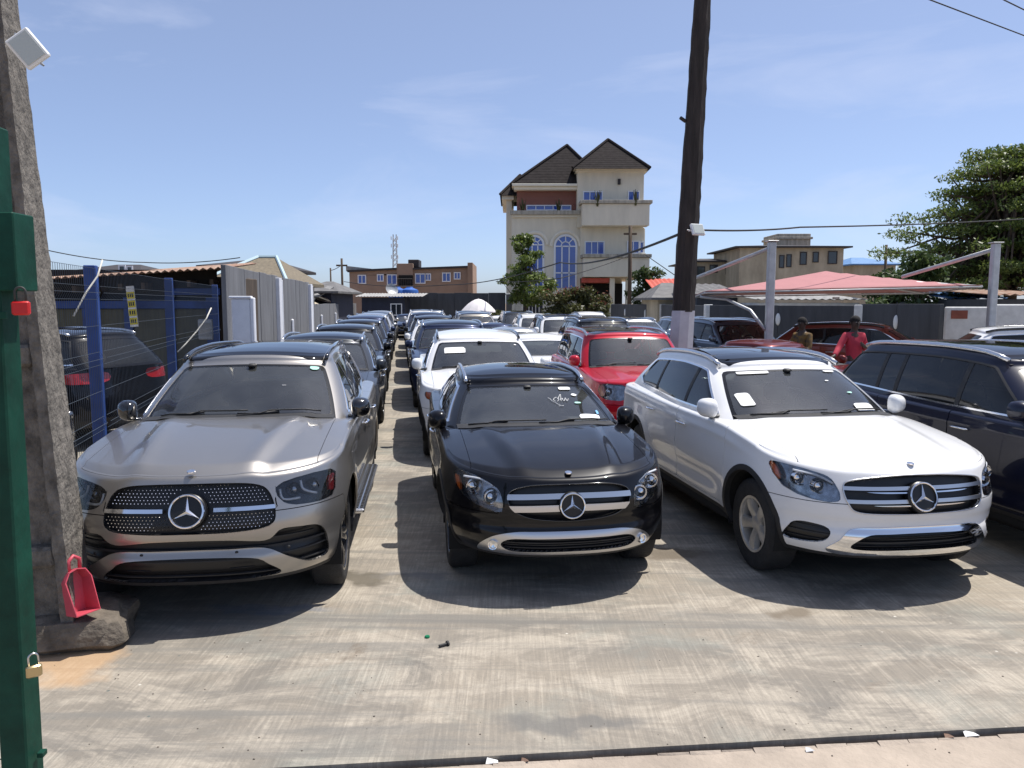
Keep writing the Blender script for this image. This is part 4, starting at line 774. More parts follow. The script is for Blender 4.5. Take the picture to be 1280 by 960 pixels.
def sm(a, b, x): t = np.clip((x-a)/(b-a), 0, 1); return t*t*(3-2*t)
class Car: pass
def spec(**k):
    c = Car(); d = dict(nF=2.4, nR=2.9, LF=.85, LR=.45, zb=.235, r=.034, rake=.10, K=30, M=64, NV=32, dome=.02, domex=.55, rg=.06, crown=.05, nG=2.7, LG=.45,
        nGr=3.2, LGr=.3, Wb=.07, Wt=.29, bulge=.018, wheel=.36, tw=.235, arch=.415, rail='chrome', pano=True, clad=True, trim='chrome', detail=1, sedan=False, spokes=5, rimmat='silver', tint=(.62, .67, .64), stint=(.09, .1, .1),
        grille=None, head=None, pillars=(2.62, 3.62), flare=.022, mirror=True, lift=0, tlamp=None, rg_tail=0, handles='chrome', rear_z=None)
    d.update(k); c.__dict__.update(d)
    c.yF = spline([(0, .10), (.22, .06), (.275, .022), (.33, -.004), (.41, -.014), (.455, -.006), (.485, .012), (.53, .014), (.575, .002), (.64, .0), (.75, .028), (1.02, .035+c.rake)]) if not hasattr(c, 'front') else spline(c.front)
    c.yR = spline([(0, .12), (.30, .03), (.42, 0), (.62, 0), (.9, .05), (1.3, .11)])
    c.ze, c.zc, c.rf = spline(c.edge), spline(c.hood), spline(c.roof)
    return c
def Htop(c, xi, y):
    e = c.ze(y); t = sm(c.cowl+.55, c.cowl+.1, y); zc = c.zc(np.minimum(y, c.cowl+.3))
    h = e+(zc-e)*(1-xi**3.4)*t
    prog = np.clip((y-.15)/(c.cowl-.15), 0, 1)
    dx = c.domex-.10+.16*prog
    return h+c.dome*(sm(dx+.13, dx+.01, xi)+.45*np.exp(-((xi-dx+.02)/.07)**2)+.15*sm(dx-.35, dx-.06, xi)-.2)*t*np.sin(np.pi*np.clip(prog*.86+.07, 0, 1))**.8
def taper(c, y): return 1-.035*sm(c.L*.62, c.L, y)-.012*sm(c.L*.35, 0, y)
def half_outline(c):
    t = np.linspace(0, np.pi/2, c.K+1)
    xf, ef = np.sin(t)**(2/c.nF), np.cos(t)**(2/c.nF); xr, er = np.sin(t)**(2/c.nR), np.cos(t)**(2/c.nR)
    yA, yB = c.LF, c.L-c.LR; ys = np.linspace(yA, yB, c.M+1)[1:-1]
    xi = np.concatenate([xf, np.ones(c.M-1), xr[::-1]]); y = np.concatenate([c.LF*(1-ef), ys, (c.L-c.LR*(1-er))[::-1]])
    wf = np.concatenate([ef, 0*ys, 0*er]); wr = np.concatenate([0*ef, 0*ys, er[::-1]])
    return xi, y, np.sqrt(wf), np.sqrt(wr)
def loop(h): return np.concatenate([h, h[-2:0:-1]])
def side_flare(c, y, z):
    f = 0
    for ya in (c.fa, c.ra):
        d = np.sqrt((y-ya)**2+((z-c.wheel)*1.0)**2); f = f+c.flare*np.exp(-((d-c.arch)/.13)**2)*(z > .1)
    sh = .016*np.exp(-((z-(c.ze(y)-.10))/.03)**2)*sm(c.fa-.3, c.fa+.5, y)
    low = -.022*np.exp(-((z-.52)/.09)**2)*sm(c.fa+.45, c.fa+.8, y)*sm(c.ra-.4, c.ra-.75, y)
    return f+sh+low
def lower_shell(c):
    xi, y0, wf, wr = half_outline(c); top = Htop(c, xi, y0); r = c.r; rows, att = [], []
    zbv = c.zb+.03*wf+.06*wr
    def ring(z, ins, v):
        y = y0+(c.yF(z)+ins)*wf-(c.yR(z)+ins)*wr
        Wv = c.W-c.Wlow(v)-ins
        x = Wv*xi*taper(c, y)+(side_flare(c, y, z)*xi**6 if v < .999 else 0)*np.sqrt(max(0, 1-v**6))
        return np.stack([x, y, z], 1)
    for v in np.linspace(0, 1, c.NV):
        z = zbv+(top-r-zbv)*v; rows.append(ring(z, 0, v)); att.append(v)
    for j in range(1, 6):
        th = j/5*np.pi/2; rows.append(ring(top-r+r*np.sin(th), r*(1-np.cos(th)), 1)); att.append(1+j*.02)
    G = np.array(rows); full = np.concatenate([G, G[:, -2:0:-1]*np.array([-1, 1, 1])], 1)
    xf = loop(xi); At = np.zeros(full.shape); At[..., 0] = xf; At[..., 1] = np.array(att)[:, None]
    grids = [(full, At, True)]
    # bonnet
    K = c.K; last = G[-1]; Mh = 26; cols = []
    for k in range(K+1):
        yk = last[k, 1]; yc = c.cowl+.10*xi[k]**2+.03; ys = yk+(yc-yk)*np.linspace(0, 1, Mh+1)
        x = (c.W-c.Wlow(1)-r)*xi[k]*taper(c, ys); z = Htop(c, xi[k], ys); z[0] = last[k, 2]; x[0] = last[k, 0]; ys[0] = yk
        cols.append(np.stack([x, ys, z], 1))
    C = np.array(cols); Cf = np.concatenate([(C*np.array([-1, 1, 1]))[::-1], C[1:]], 0)
    At = np.zeros(Cf.shape); At[..., 1] = 2; At[..., 0] = np.abs(np.concatenate([xi[:K+1][::-1], xi[1:K+1]]))[:, None]
    grids.append((Cf[:, ::-1][::-1].copy()[:, ::-1] if False else Cf.transpose(1, 0, 2).copy(), At.transpose(1, 0, 2).copy(), False))
    # ledge under the side glass, and boot deck for saloons
    i0 = K; n = len(xi); led = last[i0:].copy(); inn = led.copy(); wrr = wr[i0:]
    dk = c.deck if c.sedan else .12
    inn[:, 0] = np.where(wrr > 0, inn[:, 0], inn[:, 0]-.12); inn[:, 1] -= np.where(wrr > 0, (c.deck if c.sedan else .12), 0)
    inn[:, 0] = np.where(wrr > 0, np.minimum(inn[:, 0], led[0, 0]-.12), inn[:, 0]); inn[:, 2] += np.where(wrr > 0, c.dz if c.sedan else 0, .004)
    for sgn in (1, -1):
        a, b = led*np.array([sgn, 1, 1]), inn*np.array([sgn, 1, 1]); g = np.array([a, a+(b-a)*.5, b]) ; g = g if sgn > 0 else g[:, ::-1]
        At = np.zeros(g.shape); At[..., 1] = 1.6; At[..., 0] = 1; grids.append((g, At, False))
    return make_shell(grids, 3)
def cabin_outline(c, v):
    """half outline of the glasshouse at height fraction v"""
    t = np.linspace(0, np.pi/2, c.K+1); xf, ef = np.sin(t)**(2/c.nG), np.cos(t)**(2/c.nG); xr, er = np.sin(t)**(2/c.nGr), np.cos(t)**(2/c.nGr)
    yf = c.cowl+(c.wtop-c.cowl)*v; yr = c.gr0+(c.gr1-c.gr0)*v**1.15; LG = c.LG*(1-.25*v)
    ys = np.linspace(yf+LG, yr-c.LGr, c.M+1)[1:-1]
    xi = np.concatenate([xf, np.ones(c.M-1), xr[::-1]]); y = np.concatenate([yf+LG*(1-ef), ys, (yr-c.LGr*(1-er))[::-1]])
    reg = np.concatenate([ef, 0*ys, -er[::-1]])
    Wv = c.W-c.Wb+(c.Wb-c.Wt)*v+c.bulge*4*v*(1-v)
    return xi, y, reg, Wv
def taper_g(c, y): return 1-.13*sm(c.L*.52, c.L*1.02, y)-.01*sm(c.L*.45, c.cowl, y)
def roof_z(c, xi, y): return c.rf(y)-c.crown*np.abs(xi)**2.3
def cabin_shell(c):
    xi, yb, reg, _ = cabin_outline(c, 0); _, yt, _, _ = cabin_outline(c, 1)
    zb = Htop(c, xi*.93, yb)-.02; zt = roof_z(c, xi, yt)-c.rg; rows, att = [], []
    if c.sedan: zb = np.where(reg < 0, c.ze(yb)-.03+.05*np.minimum(1, -reg*2), zb)
    for v in np.linspace(0, 1, 22):
        _, y, _, W = cabin_outline(c, v); z = zb+(zt-zb)*(v+.10*v*(1-v)*np.maximum(reg, 0)); rows.append(np.stack([W*xi*taper_g(c, y), y, z], 1)); att.append(v)
    for j in range(1, 6):
        th = j/5*np.pi/2; ins = c.rg*(1-np.cos(th)); _, y, _, W = cabin_outline(c, 1)
        y = y+ins*np.sqrt(np.maximum(reg, 0))*1.6-ins*np.sqrt(np.maximum(-reg, 0)); rows.append(np.stack([(W-ins)*xi*taper_g(c, y), y, zt+c.rg*np.sin(th)], 1)); att.append(1+j*.02)
    G = np.array(rows); full = np.concatenate([G, G[:, -2:0:-1]*np.array([-1, 1, 1])], 1)
    At = np.zeros(full.shape); At[..., 0] = loop(xi); At[..., 1] = np.array(att)[:, None]; At[..., 2] = loop(reg)
    last = G[-1]; n = len(xi); K = c.K; cols = []; _, _, _, W = cabin_outline(c, 1)
    for k in range(K+1):
        a, b = last[k], last[n-1-k]; f = np.linspace(0, 1, c.M+1); ys = a[1]+(b[1]-a[1])*f
        # front and rear curves have slightly different exponents: blend xi along the column
        xk = xi[k]+(xi[n-1-k]-xi[k])*f; x = (W-c.rg)*xk*taper_g(c, ys); z = roof_z(c, xk, ys); z[0] = a[2]; z[-1] = b[2]
        cols.append(np.stack([x, ys, z], 1))
    C = np.array(cols); Cf = np.concatenate([(C*np.array([-1, 1, 1]))[::-1], C[1:]], 0).transpose(1, 0, 2).copy()
    A2 = np.zeros(Cf.shape); A2[..., 1] = 2; A2[..., 0] = np.abs(Cf[..., 0])/(W+1e-9)
    return make_shell([(full, At, True), (Cf, A2, False)], 3)
def mirrored(half):
    """half outline (x > 0) from the top centre to the bottom centre -> closed polygon"""
    h = [tuple(p) for p in half]; return h+[(-x, z) for x, z in h[::-1] if x > 1e-6]

def star_mesh(mb, M, r, ring=True):
    """three-pointed star in a ring, local XZ plane facing -Y"""
    vs, n = [], 3; pts = []
    for k in range(6):
        a = math.pi/2+k*math.pi/3; q = r*.94 if k % 2 == 0 else r*.17
        pts.append((q*math.cos(a), 0, q*math.sin(a)))
    vs = [Vector((0, -r*.17, 0))]+[Vector(p) for p in pts]; fs = [(0, i+1, (i+1) % 6+1) for i in range(6)]
    mb.add([M @ v for v in vs], fs)
    if ring:
        mb.tube([M @ Vector((r*math.cos(t), -.004, r*math.sin(t))) for t in np.linspace(0, 2*math.pi, 41)[:-1]], r*.075, 8, close=True)
def rounded_seat(mb, x, y, z, w=.5, leather=1):
    mb.box((x-w/2, y-.26, z), (x+w/2, y+.26, z+.16), .05)
    M = Matrix.Translation((x, y+.24, z+.1)) @ Matrix.Rotation(R(-14), 4, 'X')
    mb.box((-w/2+.01, -.07, 0), (w/2-.01, .07, .56), .055, M); mb.box((-w/2, -.10, .05), (-w/2+.1, .05, .45), .04, M); mb.box((w/2-.1, -.10, .05), (w/2, .05, .45), .04, M)
    mb.box((-.14, -.055, .60), (.14, .055, .79), .05, M); mb.tube([M @ Vector((-.06, 0, .54)), M @ Vector((-.06, 0, .62))], .008, 5); mb.tube([M @ Vector((.06, 0, .54)), M @ Vector((.06, 0, .62))], .008, 5)

def wheel_parts(c, root, hero):
    rad, tw = c.wheel+.012, c.tw; seg = 48 if hero else 28; rr = c.wheel*c.rimk if hasattr(c, 'rimk') else rad*.68
    h = tw/2; prof = [(rr, -h*.82), (rr+.012, -h*.93), (rad*.86, -h), (rad-.03, -h*.96), (rad-.008, -h*.86), (rad, -h*.7), (rad, h*.7), (rad-.008, h*.86), (rad-.03, h*.96), (rad*.86, h), (rr+.012, h*.93), (rr, h*.82)]
    first = None; first_rim = None
    for ya in (c.fa, c.ra):
        for sgn in (1, -1):
            loc = (sgn*(c.W-.045-h), ya, rad-.05)
            if first is None:
                first = MB().lathe(prof, seg).build('wheel', MATS['tyre'], root, angle=40)
                if hero:
                    tr = MB()
                    for z in (-.055, 0.0, .055): tr.lathe([(rad+.0008, z-.006), (rad+.001, z), (rad+.0008, z+.006)], seg)
                rim = MB(); o = h
                rim.lathe([(rr, -h*.85), (rr*.93, -h*.6), (rr*.9, h*.3), (rr*.93, h*.72), (rr+.004, h*.86), (rr+.006, h*.92), (rr-.012, h*.9), (rr*.93, h*.78)], seg)
                ns = c.spokes
                for k in range(ns):
                    for q in ((-1, 1) if c.twin else (0,)):
                        a = 2*math.pi*k/ns; wi, wo_ = (.030, .022) if c.twin else (.036, .05); d = q*.2
                        a0, a1 = a+q*.16, a+q*(.13 if c.twin == 1 else .26)
                        p0, p1 = Vector((.045*math.cos(a0), .045*math.sin(a0), 0)), Vector((rr*.965*math.cos(a1), rr*.965*math.sin(a1), 0)); e = (p1-p0).normalized(); t = Vector((-e.y, e.x, 0))
                        zi, zo = h*.62, h*.84; vs = []
                        for P, wd, zz in ((p0, wi, zi), ((p0+p1)/2, (wi+wo_)/2*.92, (zi+zo)/2+.012), (p1, wo_, zo)):
                            vs += [P+t*wd*1.15+Vector((0, 0, zz-.05)), P+t*wd+Vector((0, 0, zz-.006)), P+t*wd*.55+Vector((0, 0, zz)), P-t*wd*.55+Vector((0, 0, zz)), P-t*wd+Vector((0, 0, zz-.006)), P-t*wd*1.15+Vector((0, 0, zz-.05))]
                        fs = []
                        for g in (0, 6):
                            for i in range(5): fs.append((g+i, g+6+i, g+7+i, g+i+1))
                        rim.add(vs, fs)
                rim.lathe([(.0, h*.72), (.035, h*.72), (.04, h*.70), (.06, h*.66), (.085, h*.55), (.085, h*.2)], 24)
                first_rim = rim.build('rim', MATS['rim_'+c.rimmat], first, angle=35)
                br = MB().lathe([(0, h*.1), (rr*.72, h*.1), (rr*.72, -h*.1)], 28).build('brake_disc', MATS['brake'], first, angle=40)
                wo = first
            else:
                wo = first.copy(); link(wo, root)
                for ch in first.children: q = ch.copy(); link(q, wo)
            wo.location = loc; wo.rotation_euler = (Matrix.Rotation(R(90)*sgn, 3, 'Y') @ Matrix.Rotation(.3*ya+sgn, 3, 'Z')).to_euler()
def front_pt(c, x, z):
    t = min(abs(x)/c.W, .9999); ef = (1-t**c.nF)**(1/c.nF)
    return Vector((x, c.LF*(1-ef)+float(c.yF(z))*math.sqrt(ef), z))
def band_tube(c, pts, r, n=8, out=.004, flat=1):
    return MB().tube([front_pt(c, x, z)-Vector((-.3*x*out, out, 0)) for x, z in pts], r, n, flat=flat)

def build_car(c, name, pm):
    """c: spec, pm: paint material; returns the root Empty at the nose centre on the ground"""
    root = empty(name); hero = c.detail > 0; G = MATS
    S = lower_shell(c); V = S.V
    pr = lambda f: f
    big = lambda s: np.full(len(s.V), 1.0)
    # wheel arches
    for ya in (c.fa, c.ra):
        d = lambda s: np.where(np.abs(s.V[:, 0]) > .55, np.sqrt((s.V[:, 1]-ya)**2+(s.V[:, 2]-c.wheel)**2)-c.arch, 1.)
        _, S = S.cut(d(S))
        if c.clad:
            f = d(S)-.045; a, S = S.cut(f)
            for sg in (1, -1): a.half(sg).obj('arch_trim', G['plastic'], root, off=.004, skirt=.05)
    # sill and bumper cladding
    zs = c.sill if hasattr(c, 'sill') else .335
    f = np.where((S.V[:, 1] > c.fa) & (S.V[:, 1] < c.ra), S.V[:, 2]-zs, S.V[:, 2]-c.zb-.055)
    f = np.where(S.A[:, 1] > 1, 1, f); a, S = S.cut(f); a.obj('sill', G['plastic'], root, skirt=.03)
    yfr = lambda s, f: np.where((s.V[:, 1] < 1.15) & (s.A[:, 1] < 1.99), f, .5)
    fx = lambda s, poly, sub=5: yfr(s, sdpoly(np.abs(s.V[:, 0]), s.V[:, 2], smooth_poly(poly, sub)))
    fxm = lambda s, half, sub=5: yfr(s, sdpoly(s.V[:, 0], s.V[:, 2], smooth_poly(mirrored(half), sub)))
    # headlights
    if c.head:
        a, S = S.cut(fx(S, c.head, 2))
        for sg in (1, -1):
            h = a.half(sg)
            if not len(h.F): continue
            hl = h.bowl('headlight', G['lamp_dark'] if c.lampmat == 'dark' else G['lamp_chrome'], root, .055)
            am = None
            if hasattr(c, 'amber'):
                fa_ = sdpoly(np.abs(h.V[:, 0]), h.V[:, 2], smooth_poly(c.amber, 4)); am, _ = h.cut(fa_)
                if len(am.F): am.obj('side_reflector', G['amber'] if c.ambercol == 'amber' else G['red_lens'], hl, off=-.012, skirt=.02)
            h.obj('lens', G['lamp_glass'], hl, off=.001)
            if hero:
                for (x, z, rd) in c.beams:
                    P = front_pt(c, x*sg, z)+Vector((-.02*sg, .05, 0)); b = MB(); Mx = Matrix.Translation(P) @ Matrix.Rotation(R(90), 4, 'X')
                    b.lathe([(0, rd*.55), (rd*.45, rd*.45), (rd*.75, rd*.2), (rd*.85, 0), (rd, .004), (rd*1.08, .02), (rd*1.12, -.03)], 20, Mx); b.build('projector', G['lamp_chrome'] if c.lampmat == 'dark' else G['chrome'], hl, angle=50)
                for ln in c.drl:
                    P = [front_pt(c, x*sg, z)+Vector((-.012*sg, .018, 0)) for x, z in smooth_poly(ln, 5, False)]
                    MB().tube(P, .009, 6).build('light_strip', G['drl'], hl, smooth=True)
            else:
                for (x, z, rd) in c.beams[:1]:
                    P = front_pt(c, x*sg, z)+Vector((0, .04, 0)); MB().lathe([(0, rd*.5), (rd*.7, rd*.3), (rd, 0), (rd, -.03)], 12, Matrix.Translation(P) @ Matrix.Rotation(R(90), 4, 'X')).build('projector', G['lamp_chrome'], hl, smooth=True)
    # grille
    if c.grille:
        g, S = S.cut(fxm(S, c.grille)); gr = g.bowl('grille', G['grille_black'], root, .045)
        rim_pts = smooth_poly(mirrored(c.grille), 5)
        if c.surround: MB().tube([front_pt(c, x, z)-Vector((0, .003, 0)) for x, z in rim_pts], c.surround, 8, close=True).build('grille_surround', G[c.surmat], gr, smooth=True)
        for (z0, z1, off, m) in c.bars:
            b, _ = g.cut(np.maximum(z0-g.V[:, 2], g.V[:, 2]-z1)+0)
            if c.barcurve:
                zc_ = g.V[:, 2]+c.barcurve*np.abs(g.V[:, 0])**2; b, _ = g.cut(np.maximum(z0-zc_, zc_-z1))
            if c.bargap:
                b, _ = b.cut(c.bargap-np.abs(b.V[:, 0]))
            if len(b.F): b.obj('grille_bar', G[m], gr, off=off, skirt=.02)
        if c.mesh_dots and hero:
            mb = MB(); q = rim_pts
            for i in range(-24, 25):
                for j in range(0, 16):
                    x = (i+.5*(j % 2))*.024; z = .62+j*.0205
                    if sdpoly(np.array([x]), np.array([z]), q)[0] < -.016 and math.hypot(x, z-c.star[0]) > c.star[1]*1.3 and abs(z-c.star[0]-.0) > .024:
                        P = front_pt(c, x, z)+Vector((0, .012, 0)); w_ = .0052
                        mb.add([P+Vector((-w_, 0, 0)), P+Vector((0, 0, -w_)), P+Vector((w_, 0, 0)), P+Vector((0, 0, w_)), P-Vector((0, .006, 0))], [(0, 1, 4), (1, 2, 4), (2, 3, 4), (3, 0, 4)])
            tag(mb.build('grille_studs', G['chrome'], gr), kind='stuff')
        if c.star:
            z, r_ = c.star; P = front_pt(c, 0, z); sl_ = float(c.yF(z+.05)-c.yF(z-.05))/.1; M = Matrix.Translation(P-Vector((0, .026, 0))) @ Matrix.Rotation(-math.atan(sl_), 4, 'X')
            MB().lathe([(0, 0), (r_*1.0, 0), (r_*1.12, -.012), (r_*1.14, -.05)], 32, M @ Matrix.Rotation(R(90), 4, 'X')).build('badge_base', G['grille_black'] if c.starbase == 'black' else G['satin'], gr, angle=40)
            sb = MB(); star_mesh(sb, M @ Matrix.Translation((0, -.006, 0)), r_); sb.build('star_badge', G['chrome'], gr, angle=30)
    # openings in the bumper: (half or side outline, symmetric?, depth, material)
    for (poly, sym, depth, m, nm) in c.openings:
        f = fxm(S, poly, 4) if sym else fx(S, poly, 4)
        a, S = S.cut(f)
        for sg in ((0,) if sym else (1, -1)):
            h = a if sg == 0 else a.half(sg)
            if len(h.F):
                op = h.bowl(nm, G[m], root, depth)
                if hero and depth > .03:
                    z0, z1 = h.V[:, 2].min(), h.V[:, 2].max(); nb = max(1, int((z1-z0)/.045))
                    for i in range(nb):
                        z = z0+(i+.5)*(z1-z0)/nb; b, _ = h.cut(np.abs(h.V[:, 2]-z)-.007)
                        if len(b.F): b.obj('slat', G['plastic'], op, off=-.022, skirt=.015)
    for (outer, inner, m, nm, off) in c.trims:
        a, S = S.cut(fxm(S, outer, 4))
        if inner is not None: b, a = a.cut(fxm(a, inner, 4)); ob = b.bowl('lower_intake', G['grille_black'], root, .05)
        if inner is not None and hero:
            z0, z1 = b.V[:, 2].min(), b.V[:, 2].max()
            for z in np.linspace(z0, z1, 6)[1:-1]:
                q, _ = b.cut(np.abs(b.V[:, 2]-z)-.006)
                if len(q.F): q.obj('slat', G['plastic'], ob, off=-.02, skirt=.02)
        a.obj(nm, G[m], root, off=off, skirt=.03)
    for (x, z, rd) in c.fogs:
        for sg in (1, -1):
            P = front_pt(c, x*sg, z)-Vector((.004*sg, .012, 0)); d = Vector((.35*sg, -1, 0)).to_track_quat('Z', 'Y').to_matrix().to_4x4()
            MB().lathe([(0, -.012), (rd*.7, -.006), (rd*.8, .006), (rd, .008), (rd*1.08, -.01)], 20, Matrix.Translation(P) @ d).build('fog_lamp', G['chrome'], root, angle=40)
    # bonnet
    fh = lambda s, o: np.where((s.V[:, 1] < c.cowl+.25) & (s.A[:, 1] > 1.0), np.maximum((s.A[:, 0]-c.hoodx)*c.W, (1.06-s.A[:, 1])*.8)+o, .5)
    a, S = S.cut(fh(S, 0)); b, _ = a.cut(fh(a, .004)); b.obj('bonnet', pm, root, skirt=.02)
    if hero:
        e = MB(); P = Vector((0, c.emb, float(Htop(c, np.array([0.]), np.array([c.emb]))[0])+.002)); M = Matrix.Translation(P) @ Matrix.Rotation(R(-78), 4, 'X')
        if c.star:
            e.lathe([(0, .004), (.02, .004), (.026, .002), (.027, -.004)], 20, M @ Matrix.Rotation(R(90), 4, 'X')); e.build('bonnet_badge', G['chrome'], root, angle=30)
    # bumper skin split from the wings
    yb = c.fa-c.arch*.80
    fb = lambda s, o: np.where((s.A[:, 1] < 1.05), np.maximum(s.V[:, 1]-yb, np.where(np.abs(s.V[:, 0]) > c.W*.56, s.V[:, 2]-c.bz, -.05))+o, .5)
    a, S = S.cut(fb(S, 0)); a, _ = a.cut(fb(a, .0055)); bu = a.obj('front_bumper', pm, root, skirt=.015)
    if c.sensors:
        for x in (.30, .62):
            for sg in (1, -1):
                P = front_pt(c, x*sg, c.senz); MB().lathe([(0, .003), (.010, .0025), (.0115, -.002)], 14, Matrix.Translation(P) @ Vector((.3*sg*x*2, -1, 0)).to_track_quat('Z', 'Y').to_matrix().to_4x4()).build('parking_sensor', G['plastic'], bu, smooth=True)
    # doors
    d0, d1, d2 = c.doors
    polys = [[(d0+.05, .36), (d1, .36), (d1, 1.3), (d0-.02, 1.3), (d0-.03, .7)], [(d1, .36), (d2-.42, .36), (d2-.28, .58), (d2-.02, .82), (d2+.02, 1.3), (d1, 1.3)]]
    for po in polys:
        fd = lambda s: np.where((np.abs(s.V[:, 0]) > .6) & (s.A[:, 1] < 1.65), sdpoly(s.V[:, 1], s.V[:, 2], np.array(po)), .5)
        a, S = S.cut(fd(S)); a, _ = a.cut(fd(a)+.006)
        for sg in (1, -1):
            h = a.half(sg)
            if not len(h.F): continue
            dr = h.obj('door', pm, root, skirt=.018)
            yh = (po[2][0]-.17) if po is polys[0] else (d2-.22); zh = float(c.ze(yh))-.135; xs = h.V[(np.abs(h.V[:, 1]-yh) < .08) & (np.abs(h.V[:, 2]-zh) < .06)]
            xo = np.abs(xs[:, 0]).max() if len(xs) else c.W-.03
            mb = MB(); mb.tube([(sg*(xo-.005), yh-.1, zh), (sg*(xo+.022), yh-.085, zh+.002), (sg*(xo+.03), yh-.02, zh+.004), (sg*(xo+.03), yh+.05, zh+.004), (sg*(xo+.02), yh+.10, zh+.002), (sg*(xo-.005), yh+.11, zh)], [.012, .014, .014, .014, .014, .012], 8, flat=.75)
            mb.build('handle', G[c.handles] if c.handles in G else pm, dr, smooth=True)
    # tail lamps
    if c.tlamp:
        f = np.where(S.V[:, 1] > c.L-1.0, sdpoly(np.abs(S.V[:, 0])+(c.L-S.V[:, 1]), S.V[:, 2], smooth_poly(c.tlamp, 4)), .5)
        a, S = S.cut(f)
        for sg in (1, -1):
            h = a.half(sg)
            if len(h.F): h.obj('tail_lamp', G['red_lens'], root, off=.006, skirt=.03)
    S.obj('body', pm, root, skirt=.012)
    # inner tub so that no gap shows daylight
    mb = MB()
    n = 14; prof = []
    for i in range(n+1):
        y = .30+(c.L-.5)*i/n; wv = c.W*(1-abs(2*i/n-1)**4*.4)-.08
        if abs(y-c.fa) < c.arch+.06 or abs(y-c.ra) < c.arch+.06: wv = c.W-tw_in(c)
        prof.append((wv, y))
    mb.prism([(x, y) for x, y in prof]+[(-x, y) for x, y in prof[::-1]], c.zb-.035, c.zb+.03)
    for ya in (c.fa, c.ra):       # wheel-well liners
        for sg in (1, -1):
            rows = [[(sg*x, ya+(c.arch+.012)*math.cos(t), c.wheel+(c.arch+.012)*math.sin(t)) for x in (c.W-tw_in(c)-.02, c.W-.035)] for t in np.linspace(-.35, math.pi+.35, 22)]
            mb.grid(rows); mb.prism([(ya+(c.arch+.012)*math.cos(t), c.wheel+(c.arch+.012)*math.sin(t)) for t in np.linspace(0, math.pi, 14)], 0, .01, Matrix(((0, 0, 1, sg*(c.W-tw_in(c)-.02)), (1, 0, 0, 0), (0, 1, 0, 0), (0, 0, 0, 1))))
    for sg in (1, -1):            # dark backing behind the door gaps
        xx = sg*(c.W-.075); mb.box((min(xx, xx+sg*.02), c.fa+c.arch+.03, c.zb), (max(xx, xx+sg*.02), c.ra-c.arch-.03, c.ze(2.2)-.06))
    mb.box((-c.W+.25, .32, c.zb+.04), (c.W-.25, c.cowl-.1, float(c.ze(.4))-.14))   # engine bay block
    mb.build('underbody', G['under'], root)
    cabin(c, root, pm, hero)
    wheel_parts(c, root, hero)
    return root
def tw_in(c): return c.tw+.10
